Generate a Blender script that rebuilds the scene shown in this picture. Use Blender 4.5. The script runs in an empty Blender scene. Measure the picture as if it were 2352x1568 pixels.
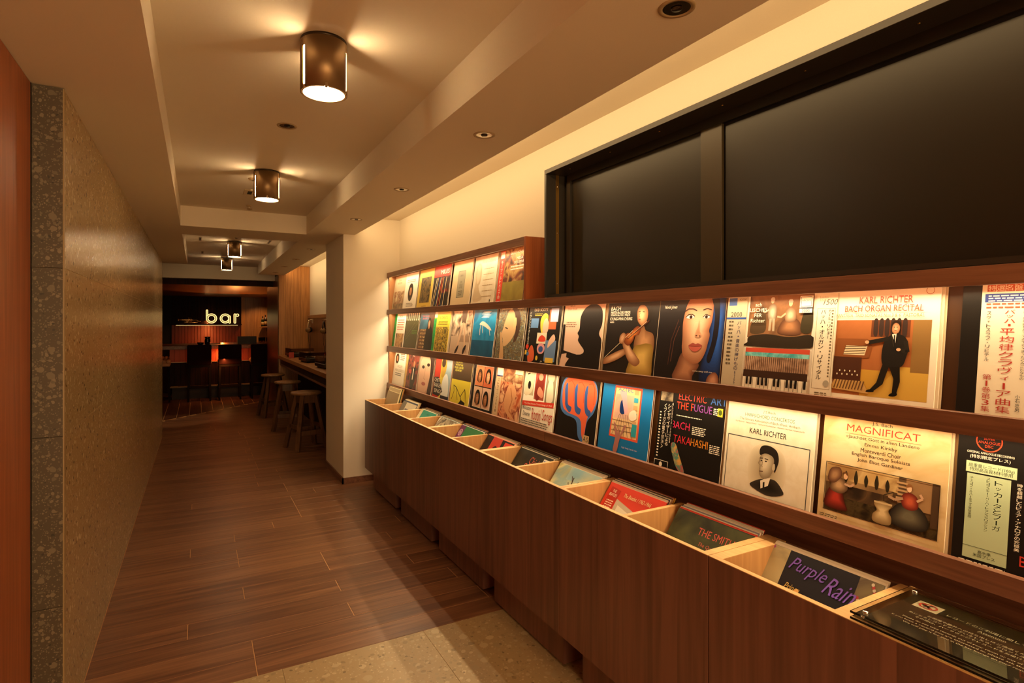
import bpy, math, random
from mathutils import Vector, geometry
PI = math.pi
R = math.radians
random.seed(7)
S = bpy.context.scene
COL = S.collection

# ------------------------------------------------------------------ camera, world, exposure
cam_d = bpy.data.cameras.new('camera')
cam = bpy.data.objects.new('camera', cam_d)
COL.objects.link(cam)
S.camera = cam
cam.location = (0, 0, 1.40)
cam.rotation_euler = (R(90), 0, -R(28.754))
cam_d.sensor_width = 36.0
cam_d.lens = 36.0 * 1314 / 2352
cam_d.shift_y = -40.5 / 2352
cam_d.clip_start = 0.02
S.view_settings.view_transform = 'Standard'
S.view_settings.look = 'None'
S.view_settings.exposure = 0.9
S.view_settings.gamma = 1.0
S.view_settings.use_curve_mapping = False
w = bpy.data.worlds.new('world')
S.world = w
w.use_nodes = True
w.node_tree.nodes['Background'].inputs[0].default_value = (1.0, 0.6, 0.3, 1)
w.node_tree.nodes['Background'].inputs[1].default_value = 0.01

COVE = (1.0, 0.655, 0.30)
LED = (1.0, 0.76, 0.44)
LAMP = (1.0, 0.66, 0.33)
AMBER = (1.0, 0.36, 0.08)


def area(name, loc, aim, sx, sy, power, color, spread=180):
    d = bpy.data.lights.new(name, 'AREA')
    d.shape = 'RECTANGLE'
    d.size, d.size_y = sx, sy
    d.energy = power
    d.color = color
    d.spread = R(spread)
    o = bpy.data.objects.new(name, d)
    COL.objects.link(o)
    o.location = loc
    z = -Vector(aim).normalized()
    # long axis (local x) along world Y when possible
    x = Vector((0, 1, 0))
    if abs(z.dot(x)) > .9:
        x = Vector((1, 0, 0))
    y = z.cross(x).normalized()
    x = y.cross(z).normalized()
    from mathutils import Matrix
    m = Matrix((x, y, z)).transposed().to_4x4()
    o.matrix_world = Matrix.Translation(Vector(loc)) @ m
    return o


def spot(name, loc, aim, power, color, size=60, blend=.6, radius=.03):
    d = bpy.data.lights.new(name, 'SPOT')
    d.energy = power
    d.color = color
    d.spot_size = R(size)
    d.spot_blend = blend
    d.shadow_soft_size = radius
    o = bpy.data.objects.new(name, d)
    COL.objects.link(o)
    o.location = loc
    o.rotation_euler = Vector(aim).to_track_quat('-Z', 'Y').to_euler()
    return o


# linear LED strips hidden in the cove (record wall, then the listening alcove)
area('cove_light', (1.235, 1.35, 2.262), (1, 0, -.2), 7.3, .02, 9.2, COVE)
area('alcove_light', (1.235, 7.9, 2.262), (1, 0, -.12), 3.9, .02, 4.8, COVE)
# LED strips behind the rack rails
area('rack_light_top', (1.5275, 3.85, 1.832), (-.38, 0, -1), 2.42, .016, 4.2, LED, 172)
area('rack_light_middle', (1.5275, 2.2, 1.497), (-.38, 0, -1), 5.7, .016, 13.5, LED, 172)
area('rack_light_low', (1.5275, 2.2, 1.164), (-.38, 0, -1), 5.7, .016, 12.3, LED, 172)
# bar
area('bar_counter_light', (.42, 12.262, .915), (0, .28, -1), 1.7, .02, 9, AMBER)
area('bar_shelf_light', (.2, 15.72, 1.362), (0, .7, -1), 1.36, .02, 6, AMBER)
spot('trumpet_light', (-.2, 15.3, 2.03), (0, .45, -.62), 2, LAMP, 34)
spot('bar_back_light', (1.35, 15.2, 2.02), (.05, .4, -1), 11, (1, .5, .18), 110)
spot('bar_ceiling_glow', (.75, 14.3, 1.1), (-.1, -.9, 1), 22, AMBER, 90)
area('lobby_fill', (.55, -2.6, 1.35), (0, 1, .08), 1.7, 1.5, 38, LAMP)  # unseen soft fill added behind the camera to raise the ambient light
# downlights further back in the lobby behind the camera
for q, (x, y, p) in enumerate(((.3, -.8, 16), (.3, -2.0, 16))):
    spot('lobby_downlight', (x, y, 2.15 if y < -1.1 else 2.32), (0, 0.1, -1), p, LAMP, 120, .8)
spot('aisle_end_downlight', (-.42, 9.6, 2.3), (0.05, 0, -1), 16, (1, .68, .32), 34, .5)


# ------------------------------------------------------------------ materials
def lin(h):
    h = h.lstrip('#')
    v = [int(h[i:i + 2], 16) / 255 for i in (0, 2, 4)]
    return tuple(c / 12.92 if c <= .04045 else ((c + .055) / 1.055) ** 2.4 for c in v) + (1,)


MC = {}


def newmat(name):
    m = bpy.data.materials.new(name)
    m.use_nodes = True
    nt = m.node_tree
    return m, nt, nt.nodes['Principled BSDF']


def flat(hexc, rough=.5, metal=0, spec=.5, coat=0):
    k = (hexc, rough, metal, spec, coat)
    if k in MC:
        return MC[k]
    m, nt, b = newmat('flat_' + hexc.strip('#'))
    b.inputs['Base Color'].default_value = lin(hexc)
    b.inputs['Roughness'].default_value = rough
    b.inputs['Metallic'].default_value = metal
    b.inputs['Specular IOR Level'].default_value = spec
    b.inputs['Coat Weight'].default_value = coat
    b.inputs['Coat Roughness'].default_value = .12
    # faint mottling keeps surfaces from looking plastic
    n = nt.nodes.new('ShaderNodeTexNoise')
    n.inputs['Scale'].default_value = 40
    bp = nt.nodes.new('ShaderNodeBump')
    bp.inputs['Strength'].default_value = .04
    bp.inputs['Distance'].default_value = .002
    nt.links.new(n.outputs[0], bp.inputs['Height'])
    nt.links.new(bp.outputs[0], b.inputs['Normal'])
    MC[k] = m
    return m


def paper(hexc):
    return flat(hexc, .40, 0, .3)


def noisy(spec):
    """'#aaa|#bbb|#ccc|scale' two or three tone printed picture"""
    if spec in MC:
        return MC[spec]
    a = spec.split('|')
    cols, sc = a[:-1], float(a[-1])
    m, nt, b = newmat('picture')
    tc = nt.nodes.new('ShaderNodeTexCoord')
    n = nt.nodes.new('ShaderNodeTexNoise')
    n.inputs['Scale'].default_value = sc
    n.inputs['Detail'].default_value = 5
    n.inputs['Distortion'].default_value = .6
    r = nt.nodes.new('ShaderNodeValToRGB')
    el = r.color_ramp.elements
    lo, hi = .36, .64
    el[0].position, el[0].color = lo, lin(cols[0])
    el[1].position, el[1].color = hi, lin(cols[-1])
    for i, c in enumerate(cols[1:-1]):
        e = el.new(lo + (hi - lo) * (i + 1) / (len(cols) - 1))
        e.color = lin(c)
    nt.links.new(tc.outputs['Object'], n.inputs['Vector'])
    nt.links.new(n.outputs[0], r.inputs[0])
    nt.links.new(r.outputs[0], b.inputs['Base Color'])
    b.inputs['Roughness'].default_value = .4
    b.inputs['Specular IOR Level'].default_value = .3
    MC[spec] = m
    return m


def emis(name, col, s):
    m, nt, b = newmat(name)
    b.inputs['Base Color'].default_value = (0, 0, 0, 1)
    b.inputs['Emission Color'].default_value = (*col, 1)
    b.inputs['Emission Strength'].default_value = s
    return m


def wood(name, c1, c2, axis='z', sc=1.0, rough=.42, board=0, baxis='y', contrast=1.0, rnd=.10):
    """grain runs along axis; board = width of the veneer strips across baxis"""
    m, nt, b = newmat(name)
    if 'dark' in name:
        b.inputs['Specular IOR Level'].default_value = .15
        rough = .6
    N, Lk = nt.nodes, nt.links
    tc = N.new('ShaderNodeTexCoord')
    oi = N.new('ShaderNodeObjectInfo')
    mu = N.new('ShaderNodeVectorMath'); mu.operation = 'MULTIPLY_ADD'
    Lk.new(oi.outputs['Random'], mu.inputs[0])
    mu.inputs[1].default_value = (17, 23, 31)
    Lk.new(tc.outputs['Object'], mu.inputs[2])
    vec = mu.outputs[0]
    bright = None
    if board:
        sp = N.new('ShaderNodeSeparateXYZ'); Lk.new(vec, sp.inputs[0])
        dv = N.new('ShaderNodeMath'); dv.operation = 'DIVIDE'
        Lk.new(sp.outputs['XYZ'.index(baxis.upper())], dv.inputs[0]); dv.inputs[1].default_value = board
        fl = N.new('ShaderNodeMath'); fl.operation = 'FLOOR'; Lk.new(dv.outputs[0], fl.inputs[0])
        wn = N.new('ShaderNodeTexWhiteNoise'); wn.noise_dimensions = '1D'
        Lk.new(fl.outputs[0], wn.inputs['W'])
        ml = N.new('ShaderNodeVectorMath'); ml.operation = 'MULTIPLY_ADD'
        Lk.new(wn.outputs['Value'], ml.inputs[0]); ml.inputs[1].default_value = (5, 3, 7)
        Lk.new(vec, ml.inputs[2]); vec = ml.outputs[0]
        bright = wn.outputs['Value']
    mp = N.new('ShaderNodeMapping')
    s = [28 * sc] * 3
    s['xyz'.index(axis)] = 1.3 * sc
    mp.inputs['Scale'].default_value = s
    Lk.new(vec, mp.inputs[0])
    n1 = N.new('ShaderNodeTexNoise'); n1.inputs['Scale'].default_value = 1; n1.inputs['Detail'].default_value = 6
    n1.inputs['Distortion'].default_value = 1.2
    Lk.new(mp.outputs[0], n1.inputs['Vector'])
    mp2 = N.new('ShaderNodeMapping')
    s2 = [140 * sc] * 3
    s2['xyz'.index(axis)] = 5 * sc
    mp2.inputs['Scale'].default_value = s2
    Lk.new(vec, mp2.inputs[0])
    n2 = N.new('ShaderNodeTexNoise'); n2.inputs['Scale'].default_value = 1; n2.inputs['Detail'].default_value = 3
    Lk.new(mp2.outputs[0], n2.inputs['Vector'])
    mx = N.new('ShaderNodeMath'); mx.operation = 'MULTIPLY_ADD'
    Lk.new(n2.outputs[0], mx.inputs[0]); mx.inputs[1].default_value = .35
    Lk.new(n1.outputs[0], mx.inputs[2])
    last = mx.outputs[0]
    if bright is not None:
        ad = N.new('ShaderNodeMath'); ad.operation = 'MULTIPLY_ADD'
        Lk.new(bright, ad.inputs[0]); ad.inputs[1].default_value = .16
        Lk.new(last, ad.inputs[2]); last = ad.outputs[0]
    sb = N.new('ShaderNodeMath'); sb.operation = 'MULTIPLY_ADD'
    Lk.new(oi.outputs['Random'], sb.inputs[0]); sb.inputs[1].default_value = rnd
    Lk.new(last, sb.inputs[2])
    r = N.new('ShaderNodeValToRGB')
    h = .22 / contrast
    mid = .72 + (.08 if board else 0) + rnd / 2
    r.color_ramp.elements[0].position = mid - h
    r.color_ramp.elements[1].position = mid + h
    r.color_ramp.elements[0].color = lin(c1)
    r.color_ramp.elements[1].color = lin(c2)
    Lk.new(sb.outputs[0], r.inputs[0])
    Lk.new(r.outputs[0], b.inputs['Base Color'])
    b.inputs['Roughness'].default_value = rough
    bp = N.new('ShaderNodeBump'); bp.inputs['Strength'].default_value = .12; bp.inputs['Distance'].default_value = .001
    Lk.new(n2.outputs[0], bp.inputs['Height']); Lk.new(bp.outputs[0], b.inputs['Normal'])
    return m


def terrazzo(name, base, chip1, chip2, dark, sc=1.0, rough=.4, stretch=(1, 1, 1)):
    m, nt, b = newmat(name)
    N, Lk = nt.nodes, nt.links
    tc = N.new('ShaderNodeTexCoord')
    mp = N.new('ShaderNodeMapping'); mp.inputs['Scale'].default_value = stretch
    Lk.new(tc.outputs['Object'], mp.inputs[0])
    ds = N.new('ShaderNodeTexNoise'); ds.inputs['Scale'].default_value = 30
    Lk.new(mp.outputs[0], ds.inputs['Vector'])
    dm = N.new('ShaderNodeVectorMath'); dm.operation = 'MULTIPLY_ADD'
    Lk.new(ds.outputs['Color'], dm.inputs[0]); dm.inputs[1].default_value = (.02, .02, .02)
    Lk.new(mp.outputs[0], dm.inputs[2])
    out = None
    prev = lin(base)
    for (s, lo, hi, th, seed) in ((150, chip1, chip2, .6, 3), (60, chip2, chip1, .5, 0), (32, chip1, chip2, .22, 5), (95, dark, dark, .06, 9)):
        v = N.new('ShaderNodeTexVoronoi'); v.inputs['Scale'].default_value = s * sc
        ofs = N.new('ShaderNodeVectorMath'); ofs.inputs[1].default_value = (seed, seed * 2, seed)
        Lk.new(dm.outputs[0], ofs.inputs[0]); Lk.new(ofs.outputs[0], v.inputs['Vector'])
        ss = N.new('ShaderNodeSeparateColor'); Lk.new(v.outputs['Color'], ss.inputs[0])
        lt = N.new('ShaderNodeMath'); lt.operation = 'LESS_THAN'; lt.inputs[1].default_value = th
        Lk.new(ss.outputs[0], lt.inputs[0])
        dl = N.new('ShaderNodeMath'); dl.operation = 'LESS_THAN'; dl.inputs[1].default_value = .36
        Lk.new(v.outputs['Distance'], dl.inputs[0])
        an = N.new('ShaderNodeMath'); an.operation = 'MULTIPLY'
        Lk.new(lt.outputs[0], an.inputs[0]); Lk.new(dl.outputs[0], an.inputs[1])
        cm = N.new('ShaderNodeMix'); cm.data_type = 'RGBA'
        cm.inputs[6].default_value = lin(lo); cm.inputs[7].default_value = lin(hi)
        Lk.new(ss.outputs[1], cm.inputs[0])
        mx = N.new('ShaderNodeMix'); mx.data_type = 'RGBA'
        if out is None:
            mx.inputs[6].default_value = prev
        else:
            Lk.new(out, mx.inputs[6])
        Lk.new(an.outputs[0], mx.inputs[0]); Lk.new(cm.outputs[2], mx.inputs[7])
        out = mx.outputs[2]
    Lk.new(out, b.inputs['Base Color'])
    b.inputs['Roughness'].default_value = rough
    bp = N.new('ShaderNodeBump'); bp.inputs['Strength'].default_value = .08; bp.inputs['Distance'].default_value = .001
    n = N.new('ShaderNodeTexNoise'); n.inputs['Scale'].default_value = 160
    Lk.new(n.outputs[0], bp.inputs['Height']); Lk.new(bp.outputs[0], b.inputs['Normal'])
    return m


def plaster(name, hexc, rough=.8, bump=.1):
    m, nt, b = newmat(name)
    N, Lk = nt.nodes, nt.links
    n = N.new('ShaderNodeTexNoise'); n.inputs['Scale'].default_value = 260; n.inputs['Detail'].default_value = 3
    tc = N.new('ShaderNodeTexCoord'); Lk.new(tc.outputs['Object'], n.inputs['Vector'])
    mx = N.new('ShaderNodeMix'); mx.data_type = 'RGBA'
    c = lin(hexc)
    mx.inputs[6].default_value = tuple(v * .93 for v in c[:3]) + (1,)
    mx.inputs[7].default_value = c
    Lk.new(n.outputs[0], mx.inputs[0]); Lk.new(mx.outputs[2], b.inputs['Base Color'])
    b.inputs['Roughness'].default_value = rough
    bp = N.new('ShaderNodeBump'); bp.inputs['Strength'].default_value = bump; bp.inputs['Distance'].default_value = .001
    Lk.new(n.outputs[0], bp.inputs['Height']); Lk.new(bp.outputs[0], b.inputs['Normal'])
    return m


def glass(name, col, rough=.03):
    m, nt, b = newmat(name)
    b.inputs['Base Color'].default_value = col
    b.inputs['Transmission Weight'].default_value = 1
    b.inputs['Roughness'].default_value = rough
    b.inputs['IOR'].default_value = 1.45
    return m


M_CEIL = plaster('ceiling_paint', '#e4d6be')
M_WALL = plaster('wall_cloth', '#efe6d6')
M_WALN = wood('walnut_vertical', '#553529', '#7e5242', 'z', .7, .4, .105, 'y', contrast=.62)
M_WALNY = wood('walnut_long', '#6c4634', '#97684e', 'y', 1, .4)
M_EDGE = wood('oak_edge', '#b98a55', '#d9ad74', 'y', 1.2, .45, contrast=.7)
M_INNER = wood('bin_inner', '#b07c48', '#cf9c62', 'z', 1, .5, contrast=.8)
M_BACK = wood('rack_back', '#8d5c35', '#b07a4a', 'z', 1, .45, contrast=.8)
M_REDW = wood('red_walnut', '#8e4a24', '#b8683a', 'z', 1, .38, contrast=.8)
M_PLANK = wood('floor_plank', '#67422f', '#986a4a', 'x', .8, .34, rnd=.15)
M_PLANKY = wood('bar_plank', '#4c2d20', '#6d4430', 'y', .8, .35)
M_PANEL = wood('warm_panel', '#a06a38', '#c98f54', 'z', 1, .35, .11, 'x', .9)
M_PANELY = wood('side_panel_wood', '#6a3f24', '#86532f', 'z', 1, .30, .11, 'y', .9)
M_WORK = wood('worktop_wood', '#9a6a42', '#bd8a5a', 'y', 1, .35, contrast=.8)
M_DARKW = wood('dark_bar_wood', '#1a0805', '#2f110a', 'z', 1, .4, .09, 'x')
M_STOOL = wood('stool_wood', '#4b2e1c', '#7a5232', 'z', 1, .45)
M_SEAT = wood('stool_seat_wood', '#7b5636', '#a67b50', 'y', 1, .4)
M_TERR = terrazzo('terrazzo_floor', '#b0976f', '#cbb68e', '#96805c', '#85714f', .62, .42)
M_STONE = terrazzo('stone_wall', '#b29a70', '#e4d0a6', '#9a7a4c', '#5c4726', .7, .22)
M_STEND = terrazzo('stone_end_shaded', '#544a3a', '#857862', '#6a604e', '#3e372e', 1.05, .5)  # same stone as the side wall, its shade put into darker tones
M_BLACK = flat('#15120f', .38)
M_FRAME = flat('#2b2620', .42)
M_DOORP = flat('#1b160c', .40)
M_GAP = flat('#050505', .7)
M_BRASS = flat('#b58a45', .35, 1)
M_CHROME = flat('#d8d0c4', .12, 1)
M_MARO = flat('#240b0b', .9, 0, .1)
M_TAN = flat('#d99d6e', .6)
M_REDD = wood('deep_red_panel', '#5a1c0e', '#7a2a14', 'z', 1, .5, contrast=.6)
M_REDP = wood('red_panel', '#a83a18', '#c24c22', 'z', 1, .5, contrast=.6)


# ------------------------------------------------------------------ mesh builder
class MB:
    def __init__(s):
        s.v, s.f, s.m, s.sm = [], [], [], []

    def add(s, vs, fs, mi=0, smooth=False):
        o = len(s.v)
        s.v += [tuple(v) for v in vs]
        s.f += [tuple(i + o for i in f) for f in fs]
        s.m += [mi] * len(fs)
        s.sm += [smooth] * len(fs)
        return s

    def box(s, x0, x1, y0, y1, z0, z1, mi=0, b=0.0):
        if b <= 0:
            vs = [(x, y, z) for x in (x0, x1) for y in (y0, y1) for z in (z0, z1)]
            return s.add(vs, [(0, 1, 3, 2), (4, 6, 7, 5), (0, 4, 5, 1), (2, 3, 7, 6), (0, 2, 6, 4), (1, 5, 7, 3)], mi)
        # chamfered box
        xs, ys, zs = (x0, x1), (y0, y1), (z0, z1)
        vs, idx = [], {}
        for i in (0, 1):
            for j in (0, 1):
                for k in (0, 1):
                    sx, sy, sz = (1, -1)[i], (1, -1)[j], (1, -1)[k]
                    for a in range(3):
                        p = [xs[i] + sx * b, ys[j] + sy * b, zs[k] + sz * b]
                        p[a] = (xs[i], ys[j], zs[k])[a]
                        idx[(i, j, k, a)] = len(vs)
                        vs.append(p)
        fs = []
        cyc = [(0, 0), (0, 1), (1, 1), (1, 0)]
        for a in range(3):
            for e in (0, 1):
                f = []
                for (p, q) in cyc:
                    k = [0, 0, 0]
                    k[a] = e; k[(a + 1) % 3] = p; k[(a + 2) % 3] = q
                    f.append(idx[(*k, a)])
                fs.append(f if e == 0 else f)
        for a in range(3):
            b1, b2 = (a + 1) % 3, (a + 2) % 3
            for p in (0, 1):
                for q in (0, 1):
                    k0 = [0, 0, 0]; k1 = [0, 0, 0]
                    k0[a] = 0; k1[a] = 1
                    for k in (k0, k1):
                        k[b1] = p; k[b2] = q
                    fs.append([idx[(*k0, b1)], idx[(*k1, b1)], idx[(*k1, b2)], idx[(*k0, b2)]])
        for i in (0, 1):
            for j in (0, 1):
                for k in (0, 1):
                    fs.append([idx[(i, j, k, a)] for a in range(3)])
        return s.add(vs, fs, mi)

    def beam(s, p0, p1, w0, d0, w1=None, d1=None, mi=0, up=(0, 0, 1)):
        """tapered bar of rectangular section from p0 to p1"""
        p0, p1 = Vector(p0), Vector(p1)
        w1 = w0 if w1 is None else w1
        d1 = d0 if d1 is None else d1
        a = (p1 - p0).normalized()
        u = Vector(up)
        if abs(a.dot(u)) > .95:
            u = Vector((1, 0, 0))
        x = a.cross(u).normalized()
        y = x.cross(a).normalized()
        vs = []
        for p, ww, dd in ((p0, w0, d0), (p1, w1, d1)):
            for (i, j) in ((-1, -1), (1, -1), (1, 1), (-1, 1)):
                vs.append(p + x * i * ww / 2 + y * j * dd / 2)
        return s.add(vs, [(3, 2, 1, 0), (4, 5, 6, 7), (0, 1, 5, 4), (1, 2, 6, 5), (2, 3, 7, 6), (3, 0, 4, 7)], mi)

    def lathe(s, prof, c=(0, 0, 0), n=24, mi=0, axis='z', close=True):
        vs, fs = [], []
        for r, z in prof:
            for k in range(n):
                a = 2 * PI * k / n
                p = (r * math.cos(a), r * math.sin(a), z)
                if axis == 'x':
                    p = (p[2], p[0], p[1])
                elif axis == 'y':
                    p = (p[1], p[2], p[0])
                vs.append((p[0] + c[0], p[1] + c[1], p[2] + c[2]))
        for i in range(len(prof) - 1):
            for k in range(n):
                k2 = (k + 1) % n
                fs.append((i * n + k, i * n + k2, (i + 1) * n + k2, (i + 1) * n + k))
        s.add(vs, fs, mi, True)
        if close:
            o = len(s.v) - len(vs)
            for i in (0, len(prof) - 1):
                if prof[i][0] > 1e-5:
                    f = [o + i * n + k for k in range(n)]
                    s.f.append(tuple(f[::-1] if i == 0 else f)); s.m.append(mi); s.sm.append(False)
        return s

    def tube(s, pts, r, n=8, mi=0, closed=False):
        pts = [Vector(p) for p in pts]
        vs, fs = [], []
        L = len(pts)
        prev = None
        for i, p in enumerate(pts):
            if closed:
                t = pts[(i + 1) % L] - pts[i - 1]
            else:
                t = pts[min(i + 1, L - 1)] - pts[max(i - 1, 0)]
            t.normalize()
            if prev is None:
                u = Vector((0, 0, 1)) if abs(t.z) < .9 else Vector((1, 0, 0))
                x = t.cross(u).normalized()
            else:
                x = (prev - t * prev.dot(t)).normalized()
            prev = x
            y = t.cross(x)
            rr = r[i] if isinstance(r, (list, tuple)) else r
            for k in range(n):
                a = 2 * PI * k / n
                vs.append(p + (x * math.cos(a) + y * math.sin(a)) * rr)
        for i in range(L if closed else L - 1):
            j = (i + 1) % L
            for k in range(n):
                k2 = (k + 1) % n
                fs.append((i * n + k, i * n + k2, j * n + k2, j * n + k))
        if not closed:
            fs.append(tuple(range(n))[::-1])
            fs.append(tuple((L - 1) * n + k for k in range(n)))
        return s.add(vs, fs, mi, True)

    def mesh(s, name):
        me = bpy.data.meshes.new(name)
        me.from_pydata(s.v, [], s.f)
        me.polygons.foreach_set('material_index', s.m)
        me.polygons.foreach_set('use_smooth', s.sm)
        me.update()
        import bmesh
        bm = bmesh.new(); bm.from_mesh(me)
        bmesh.ops.recalc_face_normals(bm, faces=bm.faces)
        bm.to_mesh(me); bm.free()
        return me


def put(name, mb, mats, parent=None, loc=(0, 0, 0), rot=(0, 0, 0)):
    me = mb.mesh(name) if isinstance(mb, MB) else mb
    if isinstance(mb, MB):
        for m in (mats if isinstance(mats, (list, tuple)) else [mats]):
            me.materials.append(m)
    o = bpy.data.objects.new(name, me)
    COL.objects.link(o)
    o.location = loc
    o.rotation_euler = rot
    o.parent = parent
    return o


def tag(o, label, cat, group=None, kind=None):
    o['label'] = label
    o['category'] = cat
    if group:
        o['group'] = group
    if kind:
        o['kind'] = kind
    return o


def thing(name, label, cat, loc=(0, 0, 0), rot=(0, 0, 0), group=None):
    o = bpy.data.objects.new(name, None)
    COL.objects.link(o)
    o.empty_display_size = .05
    o.location = loc
    o.rotation_euler = rot
    return tag(o, label, cat, group)


def struct(name, mb, mats, label=None, loc=(0, 0, 0)):
    o = put(name, mb, mats, None, loc)
    o['kind'] = 'structure'
    if label:
        o['label'] = label
    return o


def B(*a, **k):
    return MB().box(*a, **k)


# ------------------------------------------------------------------ SETTING
ZS, ZC = 2.185, 2.345          # soffit and coffer heights
XW = 1.62                      # record wall
# floor: slab with planks and terrazzo tiles laid on it
floor = struct('floor', B(-2.2, 2.0, -2.8, 16.2, -.06, -.012), flat('#2a2019', .8), 'wood plank floor meeting a speckled terrazzo apron')
pw = .145
pk = {}
row = 0
y = 2.486
rng = random.Random(3)


def plank_mesh(L, W, key):
    if key not in pk:
        pk[key] = B(0, L, 0, W, -.012, 0, b=.0012).mesh('plank')
        pk[key].materials.append(M_PLANK)
    return pk[key]


def xlim(y):
    """main floor runs up to the diagonal edge of the bar floor"""
    return -2.1 if y < 9.6 else -.45 + (y - 9.7) / 1.11


n_plank = 0
while y < 11.7:
    x = -.39 if y < 8.3 else max(-1.6, xlim(y + pw))
    xe = 1.14 if 5.1 < y < 5.8 else XW
    if y > 9.75:
        xe = 1.13
    first = True
    while x < xe - .02:
        L = rng.choice((.9, 1.1, 1.3)) if not first else rng.choice((.35, .6, .85, 1.05))
        first = False
        L = min(L, xe - x)
        if y > 5 and L < .7:
            L = min(.9, xe - x)
        put('plank', plank_mesh(L - .0034, pw - .0028, (round(L, 3))), None, floor, (x, y, 0))
        n_plank += 1
        x += L
    y += pw
put('joint_fill', B(-2.1, 1.6, 2.486, 11.6, -.012, -.0013), flat('#c8986a', .6), floor)
put('joint_fill', B(-1.5, 1.6, -2.78, 2.483, -.012, -.0012), flat('#8a7450', .6), floor)
# terrazzo apron
tk = {}
for iy in range(0, 9):
    y1 = 2.484 - iy * .6
    y0 = y1 - .5988
    for ix in range(6):
        x0 = -1.5 + ix * .6 - .0
        x1 = min(x0 + .5988, 1.66)
        if x1 < -.6 or (y0 > 2.3 and x0 > 2):
            continue
        put('tile', B(x0, x1, y0, y1, -.012, 0, b=.0008), M_TERR, floor)
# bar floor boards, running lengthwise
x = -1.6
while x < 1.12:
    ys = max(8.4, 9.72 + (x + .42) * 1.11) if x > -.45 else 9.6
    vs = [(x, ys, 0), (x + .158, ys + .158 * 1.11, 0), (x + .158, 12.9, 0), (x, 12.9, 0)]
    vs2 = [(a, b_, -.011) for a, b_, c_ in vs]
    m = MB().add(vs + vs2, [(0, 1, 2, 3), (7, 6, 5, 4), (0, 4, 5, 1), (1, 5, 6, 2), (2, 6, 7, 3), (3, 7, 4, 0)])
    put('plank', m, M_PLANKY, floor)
    x += .165
put('grout_bed', B(-1.7, 1.13, 8.3, 12.9, -.012, -.0045), flat('#9a6a48', .6), floor)

# left stone wall made of panels
wl = struct('wall_left', B(-1.4, -.3945, 2.40, 8.37, 0, ZS + .1), flat('#d8b880', .7), 'polished beige stone wall in large panels')
zz = [0, .462, 1.026, 1.585, ZS - .003]
yy = [2.396, 3.60, 4.80, 6.0, 7.2, 8.385]
for i in range(4):
    for j in range(5):
        put('stone_panel', B(-.3945, -.392, yy[j] + .0003, yy[j + 1] - .0003, zz[i] + .0010, zz[i + 1] - .0010, b=.0004), M_STONE, wl)
    put('stone_panel', B(-.475, -.3925, 2.386, 2.3975, zz[i] + .0006, zz[i + 1] - .0006, b=.0005), M_STEND, wl)
put('corner_trim', B(-.3945, -.3905, 2.3855, 2.3975, 0, ZS - .003), flat('#a08a62', .4), wl)
put('end_panel', B(-1.4, -.392, 8.372, 8.386, 0, ZS - .003), M_STEND, wl)
# near left: wood panelled wall
wn_ = struct('wall_near_left', B(-.56, -.487, -2.8, 2.384, 0, ZS), flat('#2a1a10', .8), 'reddish walnut panelling at the near left')
for k in range(4):
    put('wood_panel', B(-.487, -.477, 2.378 - 1.25 * (k + 1) + .002, 2.378 - 1.25 * k, 0, ZS - .002), M_REDW, wn_)
put('shadow_gap', B(-.4865, -.4755, 2.379, 2.386, 0, ZS - .002), M_GAP, wn_)

# record wall (right) and the pier
wr = struct('wall_right', B(XW, XW + .12, -2.8, 10.1, 0, ZC + .05), M_WALL, 'cream cloth covered wall behind the record racks')
pier = struct('wall_pier', B(1.115, XW, 5.10, 5.87, 0, ZC + .02), M_WALL, 'cream pier between record wall and listening alcove')
put('skirting', MB().box(1.103, 1.6, 5.088, 5.10, 0, .052).box(1.103, 1.115, 5.088, 5.882, 0, .052).box(1.103, 1.6, 5.87, 5.882, 0, .052), M_WALNY, pier)
# alcove: end wall in wood, back wall white above a ledge
wa = struct('wall_alcove', B(1.14, XW, 9.912, 10.10, 0, ZC), M_DARKW, 'wood panelled end wall of the listening alcove')
xx = [1.13, 1.245, 1.36, 1.475, 1.62]
for k in range(4):
    put('wood_panel', B(xx[k] + .0008, xx[k + 1] - .0008, 9.90, 9.912, 0, ZC - .002, b=.0008), M_PANEL, wa)
for k in range(4):
    put('wood_panel', B(1.128, 1.14, 9.90 + k * .41, 10.309 + k * .41, 0, ZS - .003 if k == 0 else 2.12), M_PANELY, wa)
struct('wall_bar_side', B(1.14, 1.3, 10.10, 11.54, 0, 2.3), M_DARKW)

# ceiling
ceil = struct('ceiling', B(-2.2, XW + .12, -2.8, 10.6, ZC, ZC + .06), M_CEIL, 'cream painted coffered ceiling')
put('soffit', B(-1.6, -.123, -2.8, 8.58, ZS, ZC), M_CEIL, ceil)
put('soffit', B(.833, 1.215, -2.8, 9.905, ZS, ZC), M_CEIL, ceil)
put('soffit', B(-.123, .833, 5.27, 5.78, ZS, ZC), M_CEIL, ceil)
put('soffit', B(-.123, .833, -2.8, -1.2, ZS, ZC), M_CEIL, ceil)
put('soffit', B(-2.2, 1.14, 10.42, 10.6, 2.125, ZC), M_CEIL, ceil)
struct('trim_1', B(-2.2, 1.14, 10.56, 10.66, 2.035, 2.125), M_DARKW, 'dark wooden header above the opening to the bar')
struct('wall_near', B(-2.2, XW + .12, -2.92, -2.8, 0, ZC + .06), M_WALL)
struct('wall_far_left', B(-1.72, -1.6, 8.386, 16.2, 0, ZC), M_DARKW)

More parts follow.
